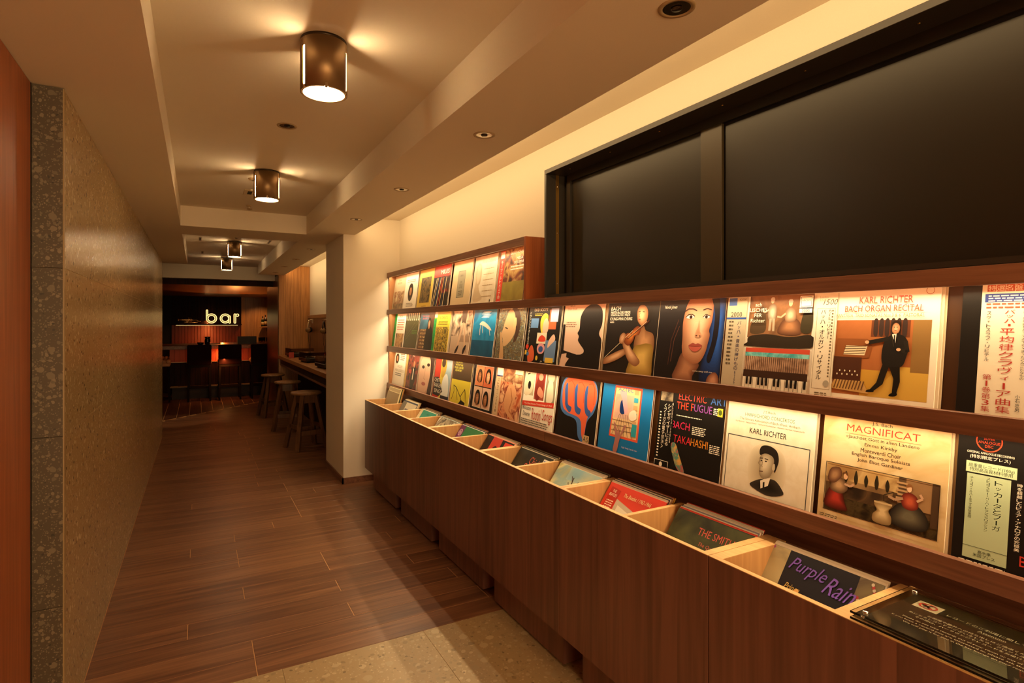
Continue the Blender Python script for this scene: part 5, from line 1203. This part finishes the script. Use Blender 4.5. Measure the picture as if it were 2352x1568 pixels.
for i in range(6):
    for h in (0, 1):
        if q >= len(BINS):
            break
        a, b_ = EDG[i], EDG[i + 1]
        yc = a - (a - b_) * (.25 + .5 * h) - .001
        _, _, lab, col, art, back, tl, dz = BINS[q]
        n = len(back)
        zb = .500 if q else .525
        xb = 1.300 if q else 1.37
        if tl < .6:
            xb = 1.31 if q else 1.36
        for k in range(n, 0, -1):
            tt = tl - .004 * k
            sp = .0041 * k * (1.35 if n < 8 else 1.0)      # spacing square to the sleeves
            sl_ = sp * math.tan(tl) + rr.uniform(-.001, .004) + dz * .5
            x_ = xb + sp * math.cos(tl) + sl_ * math.sin(tl)
            z_ = zb - sp * math.sin(tl) + sl_ * math.cos(tl)
            sleeve(back[k - 1], blabel(back[k - 1], k, n, lab), (x_, yc + rr.uniform(-.003, .003), z_), tt, None, 'sleeves filed behind the %s' % lab.split(' in ')[0], edge=back[k - 1])
        sleeve(col, lab, (xb, yc, zb), tl, art, 'front sleeves in the bins', edge=col if q in (8,) else None)
        q += 1

# acrylic notice lying over the nearest bin
yA, yB = .742, .392
sg = thing('acrylic_sign', 'clear acrylic notice plate with white lettering lying over the nearest bin', 'sign', (1.372, (yA + yB) / 2, .756), (0, 0, -R(90)))
hw = (yA - yB) / 2
M_ACR = glass('acrylic', (.86, .84, .74, 1), .02)
put('base_plate', B(-hw, hw, -.122, .122, 0, .005, b=.0008), M_ACR, sg)
put('backing_sheet', B(-hw + .02, hw - .01, -.110, .110, .0055, .0065), flat('#3a3020', .25), sg)
put('cover_plate', B(-hw, hw, -.122, .122, .013, .018, b=.0008), M_ACR, sg)
for (a, b_) in ((-hw + .022, -.1), (-hw + .022, .1)):
    put('standoff', MB().lathe([(.001, .0045), (.006, .0045), (.006, .020), (.005, .021), (.001, .021)], (a, b_, 0), 16), M_CHROME, sg)
# lettering (printed on the sheet, read by a person facing the wall)
its = [('t', 'レコードのご利用に関しての注意', .56, .74, .050, '#efe6cf', {'w': .56}), ('t', 'Attention', .56, .665, .036, '#efe6cf', {'w': .15}), ('s', [(.485, .655), (.635, .655)], .003, '#efe6cf'),
       ('t', 'お部屋や館外への持ち出しはご遠慮ください', .52, .555, .036, '#efe6cf', {'w': .60}), ('t', '気になるレコードがございましたら、フロントスタッフまで', .52, .495, .036, '#efe6cf', {'w': .80}), ('t', 'その際は、バーラウンジでレコードをお掛けします', .52, .435, .036, '#efe6cf', {'w': .68}),
       ('t', 'Please do not take records out of your room or out of the hotel', .52, .345, .034, '#efe6cf', {'w': .78}), ('t', 'If you have a record you are interested in, please ask the front staff', .52, .285, .034, '#efe6cf', {'w': .88}), ('t', 'We will play it for you in the bar lounge on your request', .52, .225, .034, '#efe6cf', {'w': .70})]
me = art_mesh([('r', .075, .69, .235, .88, '#f0e6d0')] + its, W=2 * hw - .04, H=.21, th=0)
# no-entry style pictogram, true circle
pic = art_mesh([('o', .5, .5, .42, .1, '#c83a28'), ('s', [(.22, .75), (.78, .25)], .08, '#c83a28'), ('e', .58, .72, .07, .07, K_), ('s', [(.55, .62), (.5, .42), (.62, .24)], .09, K_), ('s', [(.5, .42), (.36, .26)], .08, K_), ('s', [(.54, .58), (.36, .52)], .06, K_), ('r', .24, .46, .4, .6, K_)], W=.044, H=.034, th=0, name='pictogram')
o = put('lettering', me, None, sg, (0, -.105, .0072), (-R(90), 0, 0))
o = put('pictogram', pic, None, sg, ((-hw + .02) + .155 * (2 * hw - .04), -.105 + .785 * .21 - .017, .0080), (-R(90), 0, 0))

# ------------------------------------------------------------------ listening alcove
lc = thing('listening_counter', 'long oak worktop with dark drawers beneath, in the listening alcove', 'counter', (1.13, 5.875, 0))
put('worktop', B(0, XW - 1.13, 0, 4.02, .845, .895, b=.002), M_WORK, lc)
for k in range(4):
    put('drawer', B(.03, .05, .02 + k, 1.0 + k, .765, .842, b=.001), M_BLACK, lc)
put('rail', B(.03, .06, 0, 4.02, .735, .760), M_WALNY, lc)
put('back_board', B(.30, .32, 0, 4.02, 0, .76), M_DARKW, lc)
put('shelf_board', B(.06, .30, 0, 4.02, .74, .755), M_DARKW, lc)
wa2 = struct('trim_5', MB().box(XW - .03, XW, 5.88, 9.895, 1.49, 1.54, b=.001), M_WORK, 'wooden ledge along the alcove wall')
wains = struct('trim_6', MB().box(XW - .012, XW - .002, 5.88, 9.895, .896, 1.49), flat('#3a2416', .6), 'wood wainscot behind the turntables')
for k in range(30):
    put('wood_panel', B(XW - .02, XW - .012, 5.885 + k * .1335, 5.885 + k * .1335 + .131, .896, 1.489, b=.0008), M_PANELY, wains)

M_TT = flat('#181614', .28)
M_LID = glass('smoked_lid', (.55, .48, .42, 1), .03)


def turntable(y, lab, lidang, red=False):
    t = thing('turntable', lab, 'turntable', (1.375, y, .895), (0, 0, R(4)), 'turntables on the listening counter')
    put('plinth', B(-.17, .17, -.215, .215, .018, .058, b=.004), M_TT, t)
    for sx in (-1, 1):
        for sy in (-1, 1):
            put('foot', MB().lathe([(.001, 0), (.02, 0), (.018, .018), (.001, .018)], (sx * .13, sy * .17, 0), 14), M_GAP, t)
    put('platter', MB().lathe([(.001, .058), (.148, .058), (.150, .066), (.147, .072), (.001, .072)], (0, .04, 0), 40), M_CHROME, t)
    d = put('record', MB().lathe([(.001, .0725), (.146, .0725), (.146, .0745), (.001, .0745)], (0, .04, 0), 40), flat('#0c0b0b', .2), t)
    put('label', MB().lathe([(.001, .0746), (.05, .0746), (.05, .0751), (.001, .0751)], (0, .04, 0), 24), flat('#a8402c' if red else '#b89a58', .4), d)
    put('tonearm', MB().tube([(.13, -.15, .085), (.10, -.06, .088), (.03, .0, .086), (.01, .03, .080)], .004).lathe([(.001, .058), (.02, .058), (.018, .085), (.001, .09)], (.13, -.15, 0), 16), M_CHROME, t)
    m = MB()
    m.box(-.165, .165, -.21, .21, .128, .131).box(-.165, -.162, -.21, .21, .06, .128).box(.162, .165, -.21, .21, .06, .128).box(-.162, .162, -.21, -.207, .06, .128).box(-.162, .162, .207, .21, .06, .128)
    put('dust_cover', m, M_LID, t)
    return t


turntable(9.35, 'farthest turntable with smoked lid near the wood panelled end wall', 0)
turntable(7.95, 'middle turntable with smoked lid on the listening counter', 0)
turntable(6.75, 'nearest turntable, partly hidden by the cream pier', 0)
t = thing('card_box', 'small upright red card between the two far turntables', 'card', (1.19, 8.95, .895))
put('card', B(-.02, .05, -.004, .004, .0, .085, b=.001), flat('#b83c34', .5), t)
put('stand', B(-.015, .045, -.02, .02, 0, .006), flat('#8a4a3a', .5), t)


def headphones(y, lab, col):
    t = thing('headphones', lab, 'headphones', (XW - .075, y, 1.43), (0, 0, R(-20)), 'headphones hung under the ledge')
    arc = [(.0, .085 * math.sin(a), -.09 + .085 * math.cos(a) * 1.1) for a in [R(-95 + i * 190 / 16) for i in range(17)]]
    put('headband', MB().tube(arc, .009, 8), flat(col, .35), t)
    for sy in (-1, 1):
        c = put('ear_cup', MB().lathe([(.001, -.016), (.034, -.016), (.04, -.006), (.04, .01), (.03, .018), (.001, .018)], (0, sy * .075, -.125), 22, 0, 'y'), flat('#8a6a44', .4, .3), t)
        put('ear_pad', MB().lathe([(.02, -.012), (.038, -.012), (.042, 0), (.038, .012), (.02, .012)], (0, sy * .053, -.125), 20, 0, 'y', close=False), flat('#14110f', .6), c)
    put('hook', MB().tube([(.06, 0, .02), (.03, 0, .035), (-.012, 0, .025), (-.016, 0, .01)], .006).box(.045, .065, -.02, .02, -.02, .05), M_CHROME, t)
    put('cord', MB().tube([(0, -.07, -.165), (.01, -.08, -.3), (.02, -.03, -.42), (-.02, -.06, -.53)], .003, 6).tube([(0, .07, -.165), (.01, .06, -.3), (.02, 0, -.40), (-.02, -.05, -.53)], .003, 6), M_GAP, t)


headphones(9.52, 'tan headphones hanging near the wood panelled end wall', '#c8b08a')
headphones(8.30, 'black headphones hanging beside the cream pier', '#1a1614')


def stool(x, y, rz, lab):
    t = thing('wooden_stool', lab, 'stool', (x, y, 0), (0, 0, rz), 'round wooden stools at the listening counter')
    put('seat', MB().lathe([(.001, .605), (.155, .605), (.168, .612), (.170, .625), (.160, .635), (.001, .637)], n=36), M_SEAT, t)
    L = []
    for sx in (-1, 1):
        for sy in (-1, 1):
            L.append((sx, sy))
            put('leg', MB().beam((sx * .17, sy * .17, 0), (sx * .075, sy * .075, .605), .042, .048, .038, .042, up=(sx, -sy, 0)), M_STOOL, t)
    for s_ in (-1, 1):
        put('stretcher', MB().beam((-.145, s_ * .14, .19), (.145, s_ * .14, .19), .02, .05), M_STOOL, t)
        put('stretcher', MB().beam((s_ * .135, -.14, .25), (s_ * .135, .14, .25), .02, .045), M_STOOL, t)
        put('apron', MB().beam((-.085, s_ * .08, .555), (.085, s_ * .08, .555), .02, .085), M_STOOL, t)
        put('apron', MB().beam((s_ * .085, -.08, .555), (s_ * .085, .08, .555), .02, .085), M_STOOL, t)


stool(1.075, 6.80, R(14), 'round wooden stool nearest the cream pier')
stool(1.05, 8.16, R(-8), 'middle round wooden stool at the listening counter')
stool(1.00, 9.40, R(10), 'farthest round wooden stool, beside the wooden end wall')

# ------------------------------------------------------------------ bar
YC = 12.30
bc = thing('bar_counter', 'bar counter with glowing red panelled front and thick wooden top', 'counter', (.5, YC, 0), (0, 0, R(1.5)))
put('worktop', B(-1.12, 1.5, -.06, .55, .925, .99, b=.003), M_WALNY, bc)
for k in range(27):
    x0 = -.96 + k * .083
    put('red_panel', B(x0, x0 + .080, 0, .02, .69, .925, b=.001), M_REDP, bc)
    put('lower_panel', B(x0, x0 + .080, .02, .035, .24, .68, b=.001), M_DARKW, bc)
put('light_ledge', B(-.96, 1.3, -.012, .02, .682, .690), flat('#d8a878', .4, .3), bc)
put('foot_rail', MB().box(-.96, 1.3, -.10, .035, .222, .24), flat('#8a6a48', .45), bc)
put('plinth', B(-.92, 1.3, .0, .3, 0, .222), flat('#2c1c14', .6), bc)
put('side_ledge', B(-.96, -.83, -.10, .6, .225, .2405), flat('#c8a878', .45), bc)
put('carcass', B(-.90, 1.3, .036, .50, .222, .925), M_DARKW, bc)

mCH = {}


def bar_chair(x, y, rz, lab):
    t = thing('bar_chair', lab, 'bar chair', (x, y, 0), (0, 0, rz), 'upholstered bar chairs')
    if not mCH:
        def k_(n, mb, mt):
            mCH[n] = mb.mesh(n); mCH[n].materials.append(mt)
        k_('backrest', B(-.192, .192, -.21, -.15, .655, 1.02, b=.012), M_MARO)
        k_('seat', B(-.20, .20, -.15, .22, .66, .76, b=.03), M_TAN)
        k_('seat_frame', B(-.18, .18, -.2, .2, .615, .66, b=.004), flat('#160806', .7, 0, .15))
        for i_, (sx, sy) in enumerate(((-1, -1), (1, -1), (-1, 1), (1, 1))):
            k_('leg%d' % i_, MB().beam((sx * .175, sy * .19, 0), (sx * .165, sy * .175, .62), .03, .03, .036, .036), flat('#160806', .7, 0, .15))
        k_('str0', MB().box(-.17, .17, -.19, -.17, .26, .29).box(-.17, .17, .17, .19, .20, .23), flat('#1c0b08', .7, 0, .15))
        k_('str1', MB().box(-.18, -.16, -.18, .18, .3, .33).box(.16, .18, -.18, .18, .3, .33), flat('#1c0b08', .7, 0, .15))
    for n in mCH:
        nm = 'leg' if n.startswith('leg') else 'stretcher' if n.startswith('str') else n
        put(nm, mCH[n], None, t)


bar_chair(.020, 11.92, 0, 'maroon bar chair at the counter, left of the three seen from behind')
bar_chair(.515, 11.92, 0, 'maroon bar chair at the counter, middle of the three seen from behind')
bar_chair(1.06, 11.92, 0, 'maroon bar chair at the counter, half hidden by the wooden pillar')


def side_seat(x, y, lab):
    t = thing('channel_stool', lab, 'bar seat', (x, y, 0), (0, 0, 0), 'channel upholstered seats at the left end of the bar')
    for k in range(5):
        put('cushion_channel', MB().lathe([(.001, -.18), (.028, -.178), (.036, -.16), (.036, .16), (.028, .178), (.001, .18)], (-.13 + k * .065, 0, .72), 12, 0, 'y'), M_TAN, t)
    put('seat_base', B(-.16, .16, -.17, .17, .64, .695, b=.01), M_TAN, t)
    for sx in (-1, 1):
        for sy in (-1, 1):
            put('leg', MB().beam((sx * .15, sy * .15, 0), (sx * .13, sy * .13, .64), .028, .028), flat('#160806', .7, 0, .15), t)


side_seat(-.60, 12.05, 'nearer tan channelled seat at the left end of the bar')
side_seat(-.62, 13.15, 'farther tan channelled seat at the left end of the bar')

# things on the bar counter
t = thing('menu_stand', 'dark rectangular menu screen standing on the bar counter', 'menu board', (.86, 12.55, .998))
put('board', B(-.17, .17, -.008, .008, .0, .155, b=.003), flat('#2e1c14', .5), t)
put('spine', B(-.185, -.17, -.012, .012, .0, .155, b=.002), flat('#c89a6a', .5), t)
t = thing('glass_vase', 'dark ribbed glass vase on the bar counter', 'vase', (.16, 12.5, .986))
put('bowl', MB().lathe([(.001, 0), (.035, .0), (.05, .04), (.05, .10), (.04, .14), (.055, .165), (.051, .165), (.036, .14), (.045, .09), (.001, .02)], n=20, close=False), flat('#1c120c', .15), t)
t = thing('ash_dish', 'low dark dish beside the ribbed glass vase', 'dish', (.04, 12.48, .984))
put('bowl', MB().lathe([(.001, 0), (.03, 0), (.05, .03), (.055, .06), (.05, .06), (.04, .025), (.001, .01)], n=18, close=False), flat('#140d0a', .2), t)
t = thing('serving_tray', 'long pale serving tray on the bar counter behind the middle chair', 'tray', (.56, 12.72, .998))
put('tray', MB().box(-.17, .17, -.05, .05, 0, .012).box(-.17, .17, -.055, -.045, .012, .03).box(-.17, .17, .045, .055, .012, .03), flat('#b88a68', .35), t)
# back bar: slatted worktop at left
t = thing('back_bar_counter', 'low slatted back bar counter behind the left of the counter', 'counter', (-.3, 13.6, 0))
put('body', B(-.9, .9, 0, 1.2, 0, .93), M_DARKW, t)
for k in range(5):
    put('slat', B(-.9, .45 if k < 4 else .9, .02 + k * .235, .20 + k * .235, .93, .96, b=.002), M_WORK, t)

# back shelf with sign and trumpet
sh = thing('sign_shelf', 'dark shelf with amber light beneath it on the bar back wall', 'shelf', (.2, 15.905, 1.395))
put('board', B(-.76, .75, -.24, 0, -.025, 0, b=.002), wood('shelfw', '#3a1c12', '#5a2c1a', 'x', 1, .3), sh)
put('led_strip', B(-.66, .66, -.222, -.208, -.029, -.025), emis('amber_led', (1, .55, .2), 2.2), sh)
put('lip', B(-.76, .75, -.245, -.240, -.022, 0), M_DARKW, sh)
# neon sign
sgn = thing('neon_sign', 'glowing neon sign reading bar in rounded lowercase letters', 'sign', (.17, 15.78, 1.415))
M_NEON = emis('neon', (1.0, .58, .20), 1.3)
M_CORE = emis('neon_core', (.60, .45, .14), .36)
def ring(cx, cz, r, a0=0, a1=360, n=36):
    return [(cx + r * math.cos(R(a0 + (a1 - a0) * i / n)), 0, cz + r * math.sin(R(a0 + (a1 - a0) * i / n))) for i in range(n + (0 if a1 - a0 >= 360 else 1))]
hw_ = .022
xh = .235
rO, rI = xh / 2, xh / 2 - .045
# b
cb = .022 + rO - .0
def stem(x0, x1, z0, z1):
    r = (x1 - x0) / 2
    c = (x0 + x1) / 2
    return [(x0, 0, z0 + r)] + [(x0, 0, z1 - r)] + [(c + r * math.cos(a), 0, z1 - r + r * math.sin(a)) for a in [PI - i * PI / 8 for i in range(1, 8)]] + [(x1, 0, z1 - r), (x1, 0, z0 + r)] + [(c + r * math.cos(a), 0, z0 + r + r * math.sin(a)) for a in [-i * PI / 8 for i in range(1, 8)]]
def letter(nm, tubes, cores):
    m = MB()
    for tb in tubes:
        m.tube(tb[0], .0065, 8, closed=tb[1])
    o = put(nm, m, M_NEON, sgn)
    c = MB()
    for (kind, *a) in cores:
        if kind == 'ring':
            cx, cz, r0, r1 = a
            n = 36
            vs = []
            for i in range(n):
                an = 2 * PI * i / n
                for r in (r0, r1):
                    for yv in (.004, .010):
                        vs.append((cx + r * math.cos(an), yv, cz + r * math.sin(an)))
            fs = []
            for i in range(n):
                o_ = i * 4; p_ = ((i + 1) % n) * 4
                fs += [(o_, p_, p_ + 2, o_ + 2), (o_ + 1, o_ + 3, p_ + 3, p_ + 1)]
            c.add(vs, fs)
        else:
            x0, x1, z0, z1 = a
            c.box(x0, x1, .004, .010, z0, z1)
    put('letter_face', c, M_CORE, o)
letter('letter_b', [(ring(rO, rO, rO - .004, -150, 150), False), (ring(rO, rO, rI), True), ([(0.006, 0, rO - .05), (.004, 0, .31), (.010, 0, .325), (.030, 0, .325), (.036, 0, .31), (.036, 0, .20)], False)], [('ring', rO, rO, rI, rO), ('s', .005, .035, .1, .325)])
ca = .30 + rO
letter('letter_a', [(ring(ca, rO, rO - .004, 40, 320), False), (ring(ca, rO, rI), True), (stem(ca + rO - .04, ca + rO, 0, .18), True)], [('ring', ca, rO, rI, rO), ('s', ca + rO - .038, ca + rO - .004, .0, .2)])
xr_ = ca + rO + .075
letter('letter_r', [(stem(xr_, xr_ + .044, 0, xh), True), (ring(xr_ + .078, xh - .034, .032), True)], [('s', xr_ + .004, xr_ + .04, .01, xh - .01), ('ring', xr_ + .078, xh - .034, .012, .03)])
put('mount', MB().box(0, .64, .012, .018, -.012, -.004).box(.02, .03, .012, .05, -.02, .01).box(.6, .61, .012, .05, -.02, .01), M_GAP, sgn)
# trumpet
M_TR = flat('#c99a5a', .2, .9)
tp = thing('trumpet', 'brass trumpet lying on the shelf left of the bar sign', 'trumpet', (-.20, 15.79, 1.395), (0, 0, 0))
put('bell', MB().lathe([(.011, .10), (.012, -.05), (.016, -.14), (.028, -.19), (.055, -.225), (.053, -.226), (.025, -.19), (.010, -.1)], (.0, 0, .095), 24, 0, 'x', close=False), M_TR, tp)
put('tubing', MB().tube([(.09, 0, .095), (.17, 0, .095), (.205, 0, .075), (.205, 0, .055), (.17, 0, .035), (-.06, 0, .035), (-.1, 0, .045), (-.1, 0, .06), (-.06, 0, .068), (.26, 0, .068)], .0075), M_TR, tp)
for k in range(3):
    v = put('valve', MB().lathe([(.001, .0), (.011, .0), (.011, .12), (.001, .12)], (.0 + k * .028, 0, .01), 14), M_TR, tp)
    put('valve_cap', MB().lathe([(.001, .13), (.003, .13), (.003, .148), (.009, .15), (.009, .154), (.001, .154)], (.0 + k * .028, 0, 0), 12), M_TR, v)
put('mouthpiece', MB().lathe([(.005, .25), (.006, .3), (.014, .325), (.014, .33), (.003, .33)], (0, 0, .068), 14, 0, 'x', close=False), M_CHROME, tp)

# bottle shelf at right of the bar
bs = thing('bottle_shelf', 'round lit wooden shelf carrying bottles right of the bar sign', 'shelf', (1.56, 15.72, 1.33))
put('board', MB().lathe([(.001, -.02), (.20, -.02), (.205, -.01), (.20, 0), (.001, 0)], n=30), flat('#d8965a', .4), bs)
put('bracket', MB().box(-.02, .02, .1, .2, -.12, -.02), M_GAP, bs)
BC = ['#1c2a18', '#241610', '#3a2c14', '#161c14']
for k, (dx, dy, h) in enumerate(((-.13, -.02, .26), (-.06, .06, .30), (.0, -.06, .28), (.09, .0, .29))):
    t = thing('bottle', '%s bottle on the lit round shelf' % ('leftmost short dark', 'tall dark second', 'third dark', 'rightmost dark')[k], 'bottle', (1.56 + dx, 15.72 + dy, 1.33), group='bottles on the lit round shelf')
    put('body', MB().lathe([(.001, 0), (.034, 0), (.036, .01), (.036, h * .58), (.028, h * .68), (.013, h * .76), (.012, h * .95), (.001, h * .95)], n=18), flat(BC[k], .08), t)
    put('neck_foil', MB().lathe([(.001, h * .86), (.0135, h * .86), (.0135, h), (.001, h)], n=14), flat('#1a1412', .3), t)
    put('paper_label', MB().lathe([(.0365, h * .18), (.0368, h * .18), (.0368, h * .45), (.0365, h * .45)], n=18, close=False), flat('#b89a68', .5), t)
gl = [(1.16, 13.3, .0), (1.24, 13.4, .0), (1.31, 13.3, 0), (1.2, 13.5, 0)]
t = thing('glass_rack_counter', 'narrow dark side counter carrying glasses at the right of the bar', 'counter', (1.25, 13.4, 0))
put('body', B(-.2, .3, -.25, .25, 0, .985), M_DARKW, t)
put('top', B(-.21, .31, -.26, .26, .985, 1.0), M_WORK, t)
for k, (x, y, z) in enumerate(gl):
    t = thing('drinking_glass', 'clear glass %s at the right end of the bar' % ('at the front left', 'at the back middle', 'at the front right', 'farthest back')[k], 'glass', (x, y, 1.0), group='glasses at the right end of the bar')
    put('glass', MB().lathe([(.001, 0), (.03, 0), (.035, .11), (.033, .11), (.028, .006), (.001, .006)], n=18, close=False), glass('clear', (.95, .9, .8, 1)) if k == 0 else bpy.data.materials['clear'], t)
    put('rim', MB().lathe([(.0325, .109), (.0355, .109), (.0355, .112), (.0325, .112)], n=18, close=False), M_CHROME, t)
